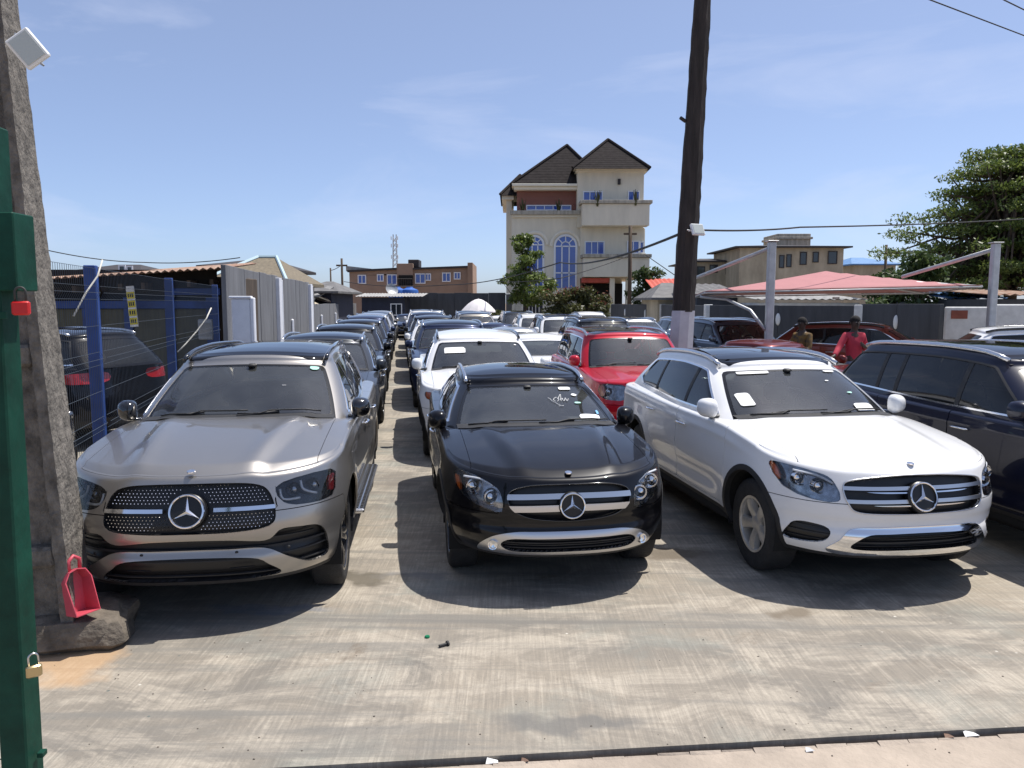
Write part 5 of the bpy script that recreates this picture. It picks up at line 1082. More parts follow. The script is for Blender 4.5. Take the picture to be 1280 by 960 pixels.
def cabin(c, root, pm, hero):
    G = MATS; S = cabin_shell(c)
    # windscreen
    xw, v0, v1 = c.wsx, .0, .93
    H_ = 1.0; W_ = c.W-c.Wt*.6
    def rr(x1, a, b, k): return np.array([(-.3, a), (x1-k, a), (x1-k*.3, a+k*.3), (x1, a+k), (x1, b-k), (x1-k*.3, b-k*.3), (x1-k, b), (-.3, b)])
    fw = lambda s, x1, a, b: np.where(s.A[:, 2] > 0, sdpoly(s.A[:, 0]*W_, s.A[:, 1]*.8, rr(x1*W_, a*.8, b*.8, .05)), .5)
    ws, S = S.cut(fw(S, xw, -.1, v1)); gl, fr_ = ws.cut(fw(ws, xw-.035, .045, v1-.035))
    w = gl.obj('windscreen', G['glass_'+c.gname], root, off=-.004); fr_.obj('windscreen_border', G['frit'], w, off=-.003, skirt=.01)
    c.ws_shell = gl
    if hero:
        for (x0, x1, y0) in c.wipers:
            pts = []
            for t in np.linspace(0, 1, 9):
                xx = x0+(x1-x0)*t; xi = min(.93, abs(xx)/(c.W-c.Wb)); k = np.argmin(np.abs(gl.V[:, 0]-xx)+np.abs(gl.A[:, 1]-(.06+y0*t))*1.0); pts.append(gl.V[k]*1.0+gl.N[k]*.02)
            P = np.array(pts); mb = MB(); mb.tube([tuple(p) for p in P], .007, 6); q = P[0]+np.array([0, -.03, -.02]); mb.tube([tuple(q), tuple((P[0]+P[-1])/2+np.array([0, -.012, .012]))], .011, 6); mb.build('wiper', G['plastic'], root, smooth=True)
    # cowl strip
    xs = np.linspace(-.86, .86, 25); rows = [[], []]
    for x in xs:
        xi = abs(x); xx = x*(c.W-c.Wb); y = c.cowl+c.LG*(1-(1-xi**c.nG)**(1/c.nG)); z = float(Htop(c, np.array([xi*.93]), np.array([y]))[0]); rows[0].append((xx, y-.07, z-.002)); rows[1].append((xx, y+.08, z+.012))
    MB().grid(np.array(rows)).build('cowl_panel', G['plastic'], root, smooth=True)
    # side glass
    yl, yft, yrt, yrb = c.dlo; bot = lambda y: float(c.ze(y))+.035; top = lambda y: float(roof_z(c, 1., y))-c.rg-.018
    b_ = [(y, bot(y)) for y in np.linspace(yl, yrb, 12)]; t_ = [(y, top(y)) for y in np.linspace(yft, yrt, 14)][::-1]
    if hasattr(c, 'dlotail'): b_ = b_+c.dlotail
    poly = np.array(b_+t_)
    fs = lambda s, o=0: np.where((s.A[:, 0] > .93) & (s.A[:, 1] < 1.3), sdpoly(s.V[:, 1], s.V[:, 2], poly)+o, .5)
    sd, S = S.cut(fs(S)); inn, ring = sd.cut(fs(sd, .016))
    for sg in (1, -1):
        rg_ = ring.half(sg); lowr, upr = rg_.cut(rg_.V[:, 2]-c.ze(rg_.V[:, 1])-.06)
        wt = lowr.obj('window_trim', G[c.trim], root, off=.005, skirt=.012)
        if len(upr.F): upr.obj('upper_trim', G[c.toptrim], root, off=.005, skirt=.012)
        side = inn.half(sg); edges = [-9]+list(c.pillars)+[9]
        for i in range(len(edges)-1):
            slope = .12 if i == len(edges)-2 and c.qslope else 0
            ya, yb = edges[i]+.028, edges[i+1]-.028; yy = side.V[:, 1]+(side.V[:, 2]-1.3)*0
            p, _ = side.cut(np.maximum(ya-yy, yy-yb))
            if len(p.F):
                nm = 'door_window' if i < 2 else 'quarter_window'
                p.obj(nm, G['glass_side'] if (i > 0 or c.fronttint) else G['glass_front'], root, off=-.006)
        for pl in c.pillars:
            p, _ = side.cut(np.abs(side.V[:, 1]-pl)-.028); 
            if len(p.F): p.obj('door_pillar', G['plastic'], root, off=-.002, skirt=.01)
    # rear window
    fr = lambda s: np.where(s.A[:, 2] < 0, sdpoly(s.A[:, 0]*W_, s.A[:, 1]*.6, rr(.86*W_, .08*.6, .90*.6, .05)), .5)
    rw, S = S.cut(fr(S)); rw.obj('rear_window', G['glass_side'], root, off=-.004)
    # glass roof panel
    if c.pano:
        f = np.where(S.A[:, 1] > 1.0, sdpoly(np.abs(S.V[:, 0]), S.V[:, 1], np.array([(-.5, c.py0), (c.px-.05, c.py0+.02), (c.px, c.py0+.10), (c.px-.02, c.py1-.1), (c.px-.08, c.py1), (-.5, c.py1)])), .5)
        f = np.where(S.A[:, 2] < -.01, .5, f)
        a, S = S.cut(f); a.obj('roof_panel', G['roof_glass'], root, off=.001, skirt=.012)
    S.obj('roof', pm, root, skirt=.012)
    # roof rails
    if c.rail:
        for sg in (1, -1):
            y0, y1 = c.rail_y; pts = []
            for t in np.linspace(0, 1, 18):
                y = y0+(y1-y0)*t; x = (c.W-c.Wt-.045)*float(taper_g(c, y)); up = .03*min(1, min(t, 1-t)*7)**.6*c.railh; pts.append((sg*x, y, float(roof_z(c, .97, y))-.012+up))
            MB().tube(pts, .019, 8, flat=1.25).build('roof_rail', G[c.rail], root, smooth=True)
    # mirrors
    if c.mirror:
        for sg in (1, -1):
            yM = c.mir[0]; zM = c.mir[1]; xM = c.W+c.mir[2]+.02; n1_, n2_ = 14, 20; P = np.zeros((n1_, n2_, 3))
            for i in range(n1_):
                a = -math.pi/2+math.pi*i/(n1_-1)
                for j in range(n2_):
                    b = 2*math.pi*j/(n2_-1); sp = lambda q, e: math.copysign(abs(q)**e, q)
                    x = .082*sp(math.cos(a), .75)*sp(math.cos(b), .75); z = .088*sp(math.cos(a), .75)*sp(math.sin(b), .72)*(1-1.1*x); y = .10*math.sin(a)
                    y = min(y, .035)*(1.0); z += .10*x*.35; P[i, j] = (sg*(xM+x), yM+y+.25*x, zM+z)
            if sg < 0: P = P[:, ::-1]
            mi = MB().grid(P).build('mirror', pm if c.mirmat is None else G[c.mirmat], root, angle=45)
            m2 = MB(); m2.tube([(sg*(c.W-.13), yM+.03, zM-.085), (sg*(c.W-.04), yM+.02, zM-.085), (sg*(xM-.03), yM+.02, zM-.05)], [.05, .034, .036], 8, flat=.55); m2.build('mirror_arm', G['gloss_black'], mi, smooth=True)
            mg = MB(); q = [(.072*math.copysign(abs(math.cos(b))**.7, math.cos(b)), .066*math.copysign(abs(math.sin(b))**.7, math.sin(b))) for b in np.linspace(0, 2*math.pi, 25)[:-1]]
            mg.add([(sg*(xM+x), yM+.038+.25*x, zM+z+.035*x) for x, z in q], [tuple(range(24)) if sg < 0 else tuple(range(23, -1, -1))]); mg.build('mirror_glass', G['chrome'], mi)
    # interior
    it = MB(); zf = c.zb+.05; ys = c.cowl+1.12
    it.box((-c.W+.2, c.cowl+.3, zf), (c.W-.2, c.gr0-.25, zf+.05))
    it.build('cabin_floor', G['under'], root)
    st = MB(); sz = c.belt_z-.74
    for x in (-.36, .36): rounded_seat(st, x, ys, sz+.05)
    if not hero or True:
        yb = ys+.92; st.box((-.62, yb-.25, sz), (.62, yb+.2, sz+.2), .05); M = Matrix.Translation((0, yb+.22, sz+.1)) @ Matrix.Rotation(R(-16), 4, 'X'); st.box((-.63, -.07, 0), (.63, .07, .58), .05, M)
        for x in (-.4, 0, .4): st.box((x-.13, -.05, .6), (x+.13, .05, .75), .04, M)
    st.build('seats', G[c.seatmat], root, angle=50)
    db = MB(); zc_ = float(Htop(c, np.array([.3]), np.array([c.cowl]))[0]); n = 9
    rows = []
    for x in np.linspace(-1, 1, 15):
        w_ = c.W-.13; yb = c.cowl+.1+.32*abs(x)**3; rows.append([(x*w_, yb, zc_-.05), (x*w_, yb+.2, zc_-.0-.02*abs(x)), (x*w_, c.cowl+.55, zc_-.005-.02*abs(x)), (x*w_, c.cowl+.63, zc_-.05), (x*w_, c.cowl+.62, zc_-.3)])
    db.grid(np.array(rows)); db.build('dashboard', G['dash'], root, smooth=True)
    sw = MB(); M = Matrix.Translation((.37, c.cowl+.78, zc_-.05)) @ Matrix.Rotation(R(62), 4, 'X'); sw.tube([M @ Vector((.185*math.cos(t), .185*math.sin(t), 0)) for t in np.linspace(0, 2*math.pi, 25)[:-1]], .016, 6, close=True); sw.box((-.17, -.03, -.02), (.17, .03, .015), .01, M); sw.box((-.03, -.17, -.02), (.03, 0, .015), .01, M)
    sw.build('steering_wheel', G['dash'], root, smooth=True)
    if hero:
        yt = c.wtop-.1; zt = float(roof_z(c, 0., c.wtop+.1))-.12; mm = MB().box((-.10, yt+.06, zt-.055), (.10, yt+.085, zt), .01); mm.box((-.035, yt-.02, zt-.0), (.035, yt+.06, zt+.03), .012); mm.build('interior_mirror', G['plastic'], root, angle=40)
    # headlining keeps the cabin dark from above
    hd = MB(); rows = []
    for y in np.linspace(c.wtop+.12, c.gr1-.1, 8):
        rows.append([((c.W-c.Wt-.06)*float(taper_g(c, y))*x, y, float(roof_z(c, abs(x), y))-.045) for x in np.linspace(-1, 1, 9)])
    hd.grid(np.array(rows)); hd.build('headlining', G['dash'], root, smooth=True)
def sticker(c, root, u0, u1, v0, v1, m, name='sticker', off=.006, sub=4, skew=0):
    """flat paper on the windscreen: u in metres across (car X), v height fraction"""
    g = c.ws_shell; f = np.maximum.reduce([u0-g.V[:, 0]+skew*g.A[:, 1], g.V[:, 0]-u1-skew*g.A[:, 1], (v0-g.A[:, 1])*.8, (g.A[:, 1]-v1)*.8])
    a, _ = g.cut(f)
    if len(a.F): return a.obj(name, m, root, off=off)
def ws_point(c, x, v):
    g = c.ws_shell; d = np.abs(g.V[:, 0]-x)+np.abs(g.A[:, 1]-v)*.8; ks = np.argsort(d)[:4]; w_ = 1/(d[ks]+1e-3); w_ /= w_.sum()
    return Vector((g.V[ks]*w_[:, None]).sum(0)+(g.N[ks]*w_[:, None]).sum(0)*.006)
# ------------------------------------------------------------------ the car models
base = dict(Wlow=spline([(0, .085), (.12, .04), (.3, .012), (.55, 0), (.8, .006), (1, .022)]), hoodx=.86, wsx=.88, gname='clear', wipers=((-.62, .05, .03), (.02, .66, .03)), qslope=False, fronttint=False, seatmat='seat_black',
    mirmat=None, railh=1, twin=1, lampmat='chrome', ambercol='amber', beams=((.72, .80, .05),), drl=(), openings=(), trims=(), fogs=(), star=None, starbase='black', emb=.16, surround=.006, surmat='chrome', bars=(), barcurve=0, bargap=0, mesh_dots=False, bz=.68, senz=.53, sensors=False, toptrim='chrome')
def S_(**k): d = dict(base); d.update(k); return spec(**d)
gle = S_(K=40, NV=42, nF=2.75, LF=.80, bz=.735, senz=.475, sensors=True, L=4.92, W=.965, fa=.86, ra=3.855, wheel=.375, arch=.425, edge=[(0, .945), (.5, 1.015), (1, 1.08), (1.5, 1.115), (2.5, 1.11), (4, 1.13), (4.92, 1.15)], hood=[(0, .965), (.4, 1.045), (.9, 1.12), (1.4, 1.175), (1.8, 1.19)],
    cowl=1.40, wtop=2.12, roof=[(1.9, 1.615), (2.2, 1.655), (2.6, 1.69), (3.1, 1.71), (4, 1.69), (4.8, 1.60)], gr0=4.88, gr1=4.52, Wt=.29, belt_z=1.12, doors=(1.38, 2.55, 3.62), dlo=(1.76, 2.36, 4.3, 4.5), pillars=(2.55, 3.58), mir=(1.74, 1.20, -.01), rail_y=(2.2, 4.35),
    rail='gloss_black', px=.60, py0=2.16, py1=4.1, dome=.034, domex=.50, hoodx=.87, mirmat='gloss_black', rimmat='black', rimk=.74, clad=False, lampmat='dark', ambercol='red', twin=1, seatmat='seat_grey', emb=.13, handles='chrome',
    grille=[(0, .925), (.22, .924), (.40, .912), (.495, .865), (.545, .73), (.51, .64), (.30, .614), (0, .61)], star=(.763, .105), surround=0, mesh_dots=True, bars=[(.748, .774, .004, 'chrome')], bargap=.16,
    head=[(.535, .875), (.655, .925), (.868, .937), (.897, .86), (.88, .757), (.735, .748), (.60, .772)], amber=[(.868, .89), (.91, .89), (.90, .80), (.872, .80)], beams=((.66, .84, .04), (.78, .85, .04)), drl=([(.575, .86), (.60, .795), (.70, .79)], [(.70, .90), (.72, .84), (.80, .80)]),
    openings=([[(0, .565), (.25, .56), (.485, .54), (.574, .607), (.70, .605), (.80, .585), (.845, .50), (.848, .36), (.75, .34), (.643, .40), (.48, .488), (.25, .498), (0, .50)], True, .05, 'grille_black', 'bumper_intake'], [[(0, .452), (.39, .437), (.50, .38), (.57, .315), (.48, .292), (0, .288)], True, .06, 'grille_black', 'lower_intake']))
gla = S_(K=40, NV=42, bz=.59, senz=.50, L=4.42, W=.892, fa=.885, ra=3.585, wheel=.335, arch=.378, LF=.84, nF=2.5, rake=.12, edge=[(0, .81), (.5, .89), (1, .95), (1.5, .985), (2.5, .995), (3.6, 1.03), (4.42, 1.05)], hood=[(0, .835), (.35, .915), (.8, .985), (1.3, 1.035), (1.7, 1.045)],
    cowl=1.30, wtop=2.05, roof=[(1.85, 1.36), (2.15, 1.41), (2.5, 1.45), (2.9, 1.46), (3.5, 1.43), (4.3, 1.32)], gr0=4.34, gr1=3.86, Wt=.27, Wb=.06, belt_z=1.0, doors=(1.36, 2.42, 3.3), dlo=(1.66, 2.22, 3.7, 3.9), pillars=(2.42, 3.28), mir=(1.64, 1.055, -.03), rail_y=(2.12, 3.85),
    rail='rail_silver', px=.52, py0=2.1, py1=3.4, dome=.022, domex=.5, hoodx=.84, mirmat=None, rimmat='black', seatmat='seat_black', emb=.12, LG=.5,
    grille=[(0, .80), (.18, .80), (.32, .79), (.43, .755), (.458, .69), (.41, .61), (.27, .556), (0, .535)], star=(.658, .088), starbase='black', bars=[(.70, .738, .012, 'satin'), (.615, .66, .016, 'satin')], barcurve=.05, surround=.004, surmat='gloss_black',
    head=[(.81, .835), (.72, .852), (.57, .795), (.505, .735), (.497, .60), (.62, .615), (.75, .675), (.805, .735)], amber=[(.795, .80), (.83, .80), (.83, .71), (.79, .70)], beams=((.70, .75, .055), (.58, .69, .055)), drl=([(.56, .775), (.65, .815), (.76, .815)],),
    trims=[([(0, .462), (.25, .462), (.42, .455), (.57, .412), (.66, .32), (.60, .27), (.3, .268), (0, .268)], [(0, .413), (.25, .413), (.44, .408), (.507, .362), (.44, .318), (.25, .314), (0, .314)], 'satin', 'bumper_trim', .006)], fogs=((.567, .355, .036),))
glc = S_(K=40, NV=42, nF=2.65, bz=.67, senz=.545, L=4.66, W=.938, fa=.84, ra=3.71, wheel=.36, arch=.405, LF=.79, edge=[(0, .87), (.5, .95), (1, 1.02), (1.5, 1.065), (2.5, 1.07), (3.7, 1.10), (4.66, 1.12)], hood=[(0, .893), (.35, .975), (.9, 1.065), (1.35, 1.12), (1.8, 1.13)],
    cowl=1.34, wtop=2.06, roof=[(1.85, 1.525), (2.15, 1.57), (2.5, 1.61), (2.9, 1.625), (3.6, 1.60), (4.5, 1.49)], gr0=4.58, gr1=4.12, Wt=.275, belt_z=1.07, doors=(1.32, 2.45, 3.42), dlo=(1.66, 2.26, 3.85, 3.95), dlotail=[(4.12, 1.22)], pillars=(2.45, 3.42), mir=(1.66, 1.165, -.02), rail_y=(2.16, 4.05),
    rail='rail_silver', px=.57, py0=2.12, py1=3.9, dome=.014, domex=.55, hoodx=.87, rimmat='dirty', spokes=5, twin=0, fronttint=True, seatmat='seat_black', emb=.15, rimk=.62,
    grille=[(0, .868), (.25, .862), (.50, .832), (.553, .78), (.53, .67), (.46, .61), (.2, .596), (0, .594)], star=(.722, .1), starbase='black', bars=[(.764, .79, .010, 'satin'), (.742, .753, .012, 'chrome'), (.674, .70, .010, 'satin'), (.652, .663, .012, 'chrome')], surround=.005, surmat='satin',
    head=[(.897, .885), (.846, .907), (.659, .865), (.60, .815), (.575, .685), (.738, .682), (.865, .742)], amber=[(.882, .89), (.92, .89), (.915, .77), (.875, .79)], beams=((.79, .81, .05), (.69, .77, .05)), drl=([(.61, .80), (.70, .85), (.82, .87)],),
    openings=([[(.862, .39), (.815, .495), (.71, .502), (.632, .468), (.673, .377), (.823, .351)], False, .035, 'grille_black', 'side_intake'],),
    trims=[([(0, .50), (.30, .497), (.50, .482), (.58, .40), (.648, .318), (.52, .285), (.25, .272), (0, .27)], [(0, .455), (.25, .452), (.40, .442), (.51, .362), (.45, .337), (.2, .334), (0, .334)], 'chrome', 'bumper_trim', .006)])
# ------------------------------------------------------------------ further car models
LOW = dict(K=18, M=40, NV=22, detail=0)
gen_head = [(.85, .90), (.70, .90), (.58, .84), (.56, .74), (.70, .72), (.85, .76)]
ml = S_(L=4.80, W=.963, fa=.87, ra=3.79, wheel=.375, arch=.42, nF=2.6, LF=.75, edge=[(0, .94), (.5, 1.0), (1, 1.06), (1.5, 1.10), (2.5, 1.11), (4, 1.15), (4.8, 1.17)], hood=[(0, .97), (.4, 1.04), (.9, 1.11), (1.35, 1.155), (1.8, 1.17)],
    cowl=1.36, wtop=2.02, roof=[(1.85, 1.60), (2.1, 1.65), (2.5, 1.70), (3.0, 1.72), (4, 1.70), (4.8, 1.60)], gr0=4.78, gr1=4.38, Wt=.26, belt_z=1.13, doors=(1.36, 2.50, 3.55), dlo=(1.68, 2.22, 4.30, 4.52), pillars=(2.50, 3.42, 3.74), mir=(1.66, 1.22, .0), rail_y=(2.15, 4.25), rail='rail_silver', px=.6, py0=2.1, py1=4.0,
    grille=[(0, .90), (.3, .90), (.46, .87), (.49, .76), (.44, .64), (.25, .60), (0, .60)], star=(.75, .10), bars=[(.775, .80, .01, 'satin'), (.70, .725, .01, 'satin')], head=gen_head, openings=([[(0, .48), (.3, .48), (.55, .44), (.5, .32), (0, .32)], True, .05, 'grille_black', 'lower_intake'],), tlamp=[(.45, 1.08), (.9, 1.09), (1.28, 1.06), (1.25, .95), (.9, .93), (.45, .95)], seatmat='seat_beige', clad=False, lampmat='chrome', toptrim='plastic')
ml_low = S_(**{**{k: v for k, v in ml.__dict__.items() if k not in ('yF', 'yR', 'ze', 'zc', 'rf')}, **LOW})
glk = S_(L=4.53, W=.92, fa=.84, ra=3.60, wheel=.36, arch=.405, nF=3.0, LF=.62, rake=.06, nG=3.4, LG=.32, edge=[(0, .97), (.5, 1.01), (1, 1.05), (1.5, 1.09), (2.5, 1.11), (3.6, 1.12), (4.53, 1.13)], hood=[(0, 1.0), (.4, 1.05), (.9, 1.09), (1.3, 1.12), (1.8, 1.13)],
    cowl=1.36, wtop=1.84, roof=[(1.7, 1.60), (1.95, 1.64), (2.4, 1.67), (3.0, 1.68), (4, 1.66), (4.5, 1.60)], gr0=4.5, gr1=4.28, Wt=.205, Wb=.06, rg=.045, belt_z=1.12, doors=(1.34, 2.4, 3.35), dlo=(1.6, 1.98, 4.10, 4.12), pillars=(2.38, 3.22, 3.62), mir=(1.6, 1.20, .01), rail_y=(1.95, 4.2), railh=1.7, rail='rail_silver', px=.6, py0=1.92, py1=3.6,
    grille=[(0, .95), (.3, .95), (.45, .93), (.47, .80), (.42, .66), (0, .65)], star=(.80, .095), bars=[(.83, .86, .01, 'satin'), (.75, .78, .01, 'satin')], head=[(.84, .95), (.65, .96), (.52, .94), (.52, .76), (.70, .74), (.84, .78)], amber=[(.80, .94), (.86, .94), (.86, .80), (.80, .80)], beams=((.74, .85, .055),), openings=([[(0, .5), (.4, .5), (.6, .44), (.55, .33), (0, .33)], True, .05, 'grille_black', 'lower_intake'],), K=24, M=52, NV=28)
mkx = S_(L=4.83, W=.965, fa=.92, ra=3.77, wheel=.37, arch=.415, LF=.88, edge=[(0, .90), (.5, .97), (1, 1.03), (1.5, 1.07), (2.5, 1.09), (4, 1.14), (4.83, 1.16)], hood=[(0, .94), (.4, 1.02), (.9, 1.09), (1.4, 1.14), (1.8, 1.15)],
    cowl=1.42, wtop=2.12, roof=[(1.95, 1.56), (2.25, 1.61), (2.6, 1.65), (3.1, 1.67), (4, 1.63), (4.8, 1.52)], gr0=4.75, gr1=4.25, Wt=.27, belt_z=1.1, doors=(1.4, 2.55, 3.55), dlo=(1.75, 2.32, 4.1, 4.3), pillars=(2.55, 3.5), mir=(1.72, 1.19, .0), rail_y=(2.25, 4.2), rail='gloss_black', pano=False, gname='mid',
    grille=[(0, .84), (.3, .84), (.50, .80), (.46, .66), (.2, .61), (0, .61)], bars=[(.76, .775, .01, 'chrome'), (.70, .715, .01, 'chrome')], head=[(.88, .90), (.72, .885), (.55, .83), (.55, .77), (.72, .78), (.88, .81)], amber=[(.82, .90), (.9, .90), (.9, .82), (.83, .81)], beams=((.76, .84, .035),), openings=([[(0, .46), (.35, .46), (.55, .40), (.5, .31), (0, .31)], True, .05, 'grille_black', 'lower_intake'],), K=24, M=52, NV=28)
mkx_low = S_(**{**{k: v for k, v in mkx.__dict__.items() if k not in ('yF', 'yR', 'ze', 'zc', 'rf')}, **LOW})
sed = S_(L=4.72, W=.91, fa=.90, ra=3.68, wheel=.325, arch=.362, LF=.85, edge=[(0, .72), (.5, .80), (1, .87), (1.5, .92), (2.5, .94), (3.7, .98), (4.72, .99)], hood=[(0, .76), (.4, .84), (.9, .91), (1.45, .965), (1.9, .97)], zb=.19,
    cowl=1.48, wtop=2.28, roof=[(2.1, 1.31), (2.4, 1.36), (2.8, 1.40), (3.1, 1.40), (3.6, 1.36), (4.4, 1.24)], gr0=4.32, gr1=3.56, Wt=.27, belt_z=.95, doors=(1.45, 2.55, 3.45), dlo=(1.82, 2.42, 3.42, 3.85), pillars=(2.55, 3.42), mir=(1.80, 1.02, .0), rail=None, rail_y=(0, 1), pano=False, clad=False, sedan=True, deck=.55, dz=.03, LGr=.4,
    grille=[(0, .68), (.3, .68), (.46, .64), (.42, .52), (.2, .48), (0, .48)], bars=[(.60, .615, .01, 'chrome')], head=[(.82, .74), (.66, .72), (.52, .66), (.52, .58), (.70, .58), (.82, .64)], beams=((.7, .66, .04),), openings=([[(0, .38), (.35, .38), (.55, .33), (.5, .26), (0, .26)], True, .05, 'grille_black', 'lower_intake'],), sill=.29, tlamp=[(.75, .90), (1.2, .90), (1.15, .76), (.75, .74)], **LOW)
glc_low = S_(**{**{k: v for k, v in glc.__dict__.items() if k not in ('yF', 'yR', 'ze', 'zc', 'rf')}, **LOW, 'rimmat': 'silver', 'fronttint': False})

PT_black = paint('paint_black', (.003, .003, .0045)); PT_black.node_tree.nodes['Principled BSDF'].inputs['Coat Weight'].default_value = .65
PT = dict(silver=paint('paint_warm_silver', (.375, .355, .33), .85, .34), black=paint('paint_black', (.0035, .0035, .0045)), white=paint('paint_white', (.74, .74, .735)), navy=paint('paint_navy', (.005, .007, .022)), red=paint('paint_red', (.42, .008, .022), .1), grey=paint('paint_graphite', (.045, .048, .052), .6),
    bluegrey=paint('paint_blue_grey', (.15, .18, .22), .7), lightsilver=paint('paint_light_silver', (.45, .46, .47), .8), maroon=paint('paint_maroon', (.12, .014, .010), .3), rust=paint('paint_rust_red', (.21, .05, .033), .3), darkblue=paint('paint_dark_blue', (.012, .02, .055), .4), champagne=paint('paint_champagne', (.40, .37, .32), .75))
def place(root, xy, yaw, label, cat='car', group=None):
    root.location = (xy[0], xy[1], .05); root.rotation_euler = (0, 0, yaw); tag(root, label, cat, group); return root
PROTO = {}
def put(kind, spec_, pk, s_, t, label, dyaw=0, xy=None, yaw=None, group='cars parked in rows on the lot'):
    name = 'sedan' if spec_.sedan else 'suv'; pmn = PT[pk]
    if kind not in PROTO: r = build_car(spec_, name, pmn); PROTO[kind] = (r, pmn)
    else:
        src, pm0 = PROTO[kind]; r = copy_tree(src)
        for o in [q for q in r.children_recursive if q.type == 'MESH']:
            if o.data.materials and o.data.materials[0] == pm0 and pm0 != pmn: o.material_slots[0].link = 'OBJECT'; o.material_slots[0].material = pmn
    P = rc(s_, t) if xy is None else Vector((*xy, 0)); return place(r, P, (ROW+R(dyaw)) if yaw is None else R(yaw), label, 'car', group)
# the three cars in front
r_gle = place(build_car(gle, 'suv', PT['silver']), (-2.107, 4.888), R(6.31), 'warm silver SUV with studded black grille and star badge beside the mesh fence', 'car', 'cars parked in rows on the lot')
r_gla = place(build_car(gla, 'hatchback', PT['black']), (.432, 5.461), R(8.356), 'glossy black compact crossover with two silver grille bars at the head of its row', 'car', 'cars parked in rows on the lot')
r_glc = place(build_car(glc, 'suv', PT['white']), (2.955, 5.445), R(9.0), 'white SUV with chrome bumper trim and black glass roof at the head of its row', 'car', 'cars parked in rows on the lot')
rb = MB(); xx = gle.W+.015; rb.box((xx-.1, 1.42, .33), (xx+.035, 3.28, .37), .012); rbo = rb.build('running_board', MATS['rail_silver'], r_gle)
tr = MB()
for k in range(34):
    for q in (0, 1, 2): tr.box((xx-.085+q*.04, 1.47+k*.053, .3703), (xx-.06+q*.04, 1.50+k*.053, .376))
tag(tr.build('tread_studs', MATS['plastic'], rbo), kind='stuff')
S3 = lambda *a, **k: sticker(*a, **k)
S3(gle, r_gle, .50, .575, .83, .91, MATS['paper_green']); S3(gle, r_gle, .30, .345, .50, .525, MATS['paper'])
S3(gla, r_gla, .40, .60, .13, .22, MATS['paper']); S3(gla, r_gla, .585, .61, .22, .33, MATS['paper_blue']); S3(gla, r_gla, .40, .47, .46, .50, MATS['paper_green']); S3(gla, r_gla, .40, .46, .64, .70, MATS['paper']); S3(gla, r_gla, .30, .42, .80, .87, MATS['paper'])
strokes = [[(.10, .62), (.20, .42), (.225, .40)], [(.19, .50), (.17, .57), (.21, .62), (.24, .56), (.21, .50)], [(.24, .56), (.28, .72), (.26, .50)], [(.26, .50), (.29, .60), (.30, .50), (.33, .61), (.34, .50), (.37, .58)], [(.20, .36), (.27, .37)]]
for st in strokes: MB().tube([ws_point(gla, x, v) for x, v in smooth_poly([(.08+q[0]*.75, .14+q[1]*.75) for q in st], 4, False)], .0022, 5).build('marker_stroke', MATS['paper'], r_gla, smooth=True)
S3(glc, r_glc, .40, .60, .08, .22, MATS['paper']); S3(glc, r_glc, -.64, -.52, .22, .46, MATS['paper']); S3(glc, r_glc, -.50, -.20, .84, .90, MATS['paper']); S3(glc, r_glc, .44, .50, .40, .44, MATS['paper_green']); S3(glc, r_glc, .30, .345, .66, .69, MATS['paper']); S3(glc, r_glc, .38, .52, .86, .91, MATS['paper'])
# dark blue SUV on the right, only its flank in view
r_ml = put('ml', ml, 'navy', 4.05, 6.08, 'dark navy SUV with silver roof rails and tinted side glass beside the white SUV', 2.5)
# left row
for i, (k, sp, pk, s_, dt, lab) in enumerate((('glcl', glc_low, 'grey', 10.45, .06, 'graphite SUV parked directly behind the warm silver studded-grille SUV'), ('glcl', glc_low, 'black', 15.5, .05, 'black SUV with silver rails, third in the row of the studded-grille SUV'), ('glcl', glc_low, 'black', 20.9, .03, 'black SUV, fourth in the row of the studded-grille SUV'), ('mkxl', mkx_low, 'darkblue', 26.0, .0, 'dark blue SUV, fifth in the row of the studded-grille SUV'),
        ('mkxl', mkx_low, 'lightsilver', 31.2, .02, 'light silver SUV, sixth in the row of the studded-grille SUV'), ('mkxl', mkx_low, 'black', 36.4, .0, 'black SUV, seventh in the row of the studded-grille SUV'), ('mkxl', mkx_low, 'champagne', 41.6, .05, 'champagne SUV, last in the row of the studded-grille SUV'))):
    put(k, sp, pk, s_, -1.36+dt, lab, -.6)
put('sed', sed, 'darkblue', 47.5, .25, 'dark blue saloon facing down the narrow aisle at its far end', -1)
# middle row behind the black crossover
r_mkx = put('mkx', mkx, 'white', 10.05, 1.17, 'white SUV with a paper in its windscreen behind the black compact crossover', -.5)
S3(mkx, r_mkx, -.56, -.24, .52, .72, MATS['paper']); S3(mkx, r_mkx, .54, .58, .80, .85, MATS['paper'])
lt = MB()
for k in range(3): pass
for i, (k, sp, pk, s_, t, lab) in enumerate((('mll', ml_low, 'darkblue', 15.25, 1.10, 'dark blue SUV, third in the row of the black crossover'), ('glcl', glc_low, 'white', 20.4, 1.05, 'white SUV with dark glass roof, fourth in the row of the black crossover'), ('mkxl', mkx_low, 'black', 25.6, 1.08, 'black SUV, fifth in the row of the black crossover'), ('mll', ml_low, 'darkblue', 30.8, 1.02, 'dark blue SUV, sixth in the row of the black crossover'), ('sed', sed, 'grey', 36, 1.0, 'graphite saloon, seventh in the row of the black crossover'),
        ('mll', ml_low, 'white', 44.5, .2+.9, 'white SUV standing before the blackened end wall'), ('glcl', glc_low, 'lightsilver', 51, 2.1, 'light silver SUV standing beside the umbrella near the end wall'))):
    put(k, sp, pk, s_, t, lab)
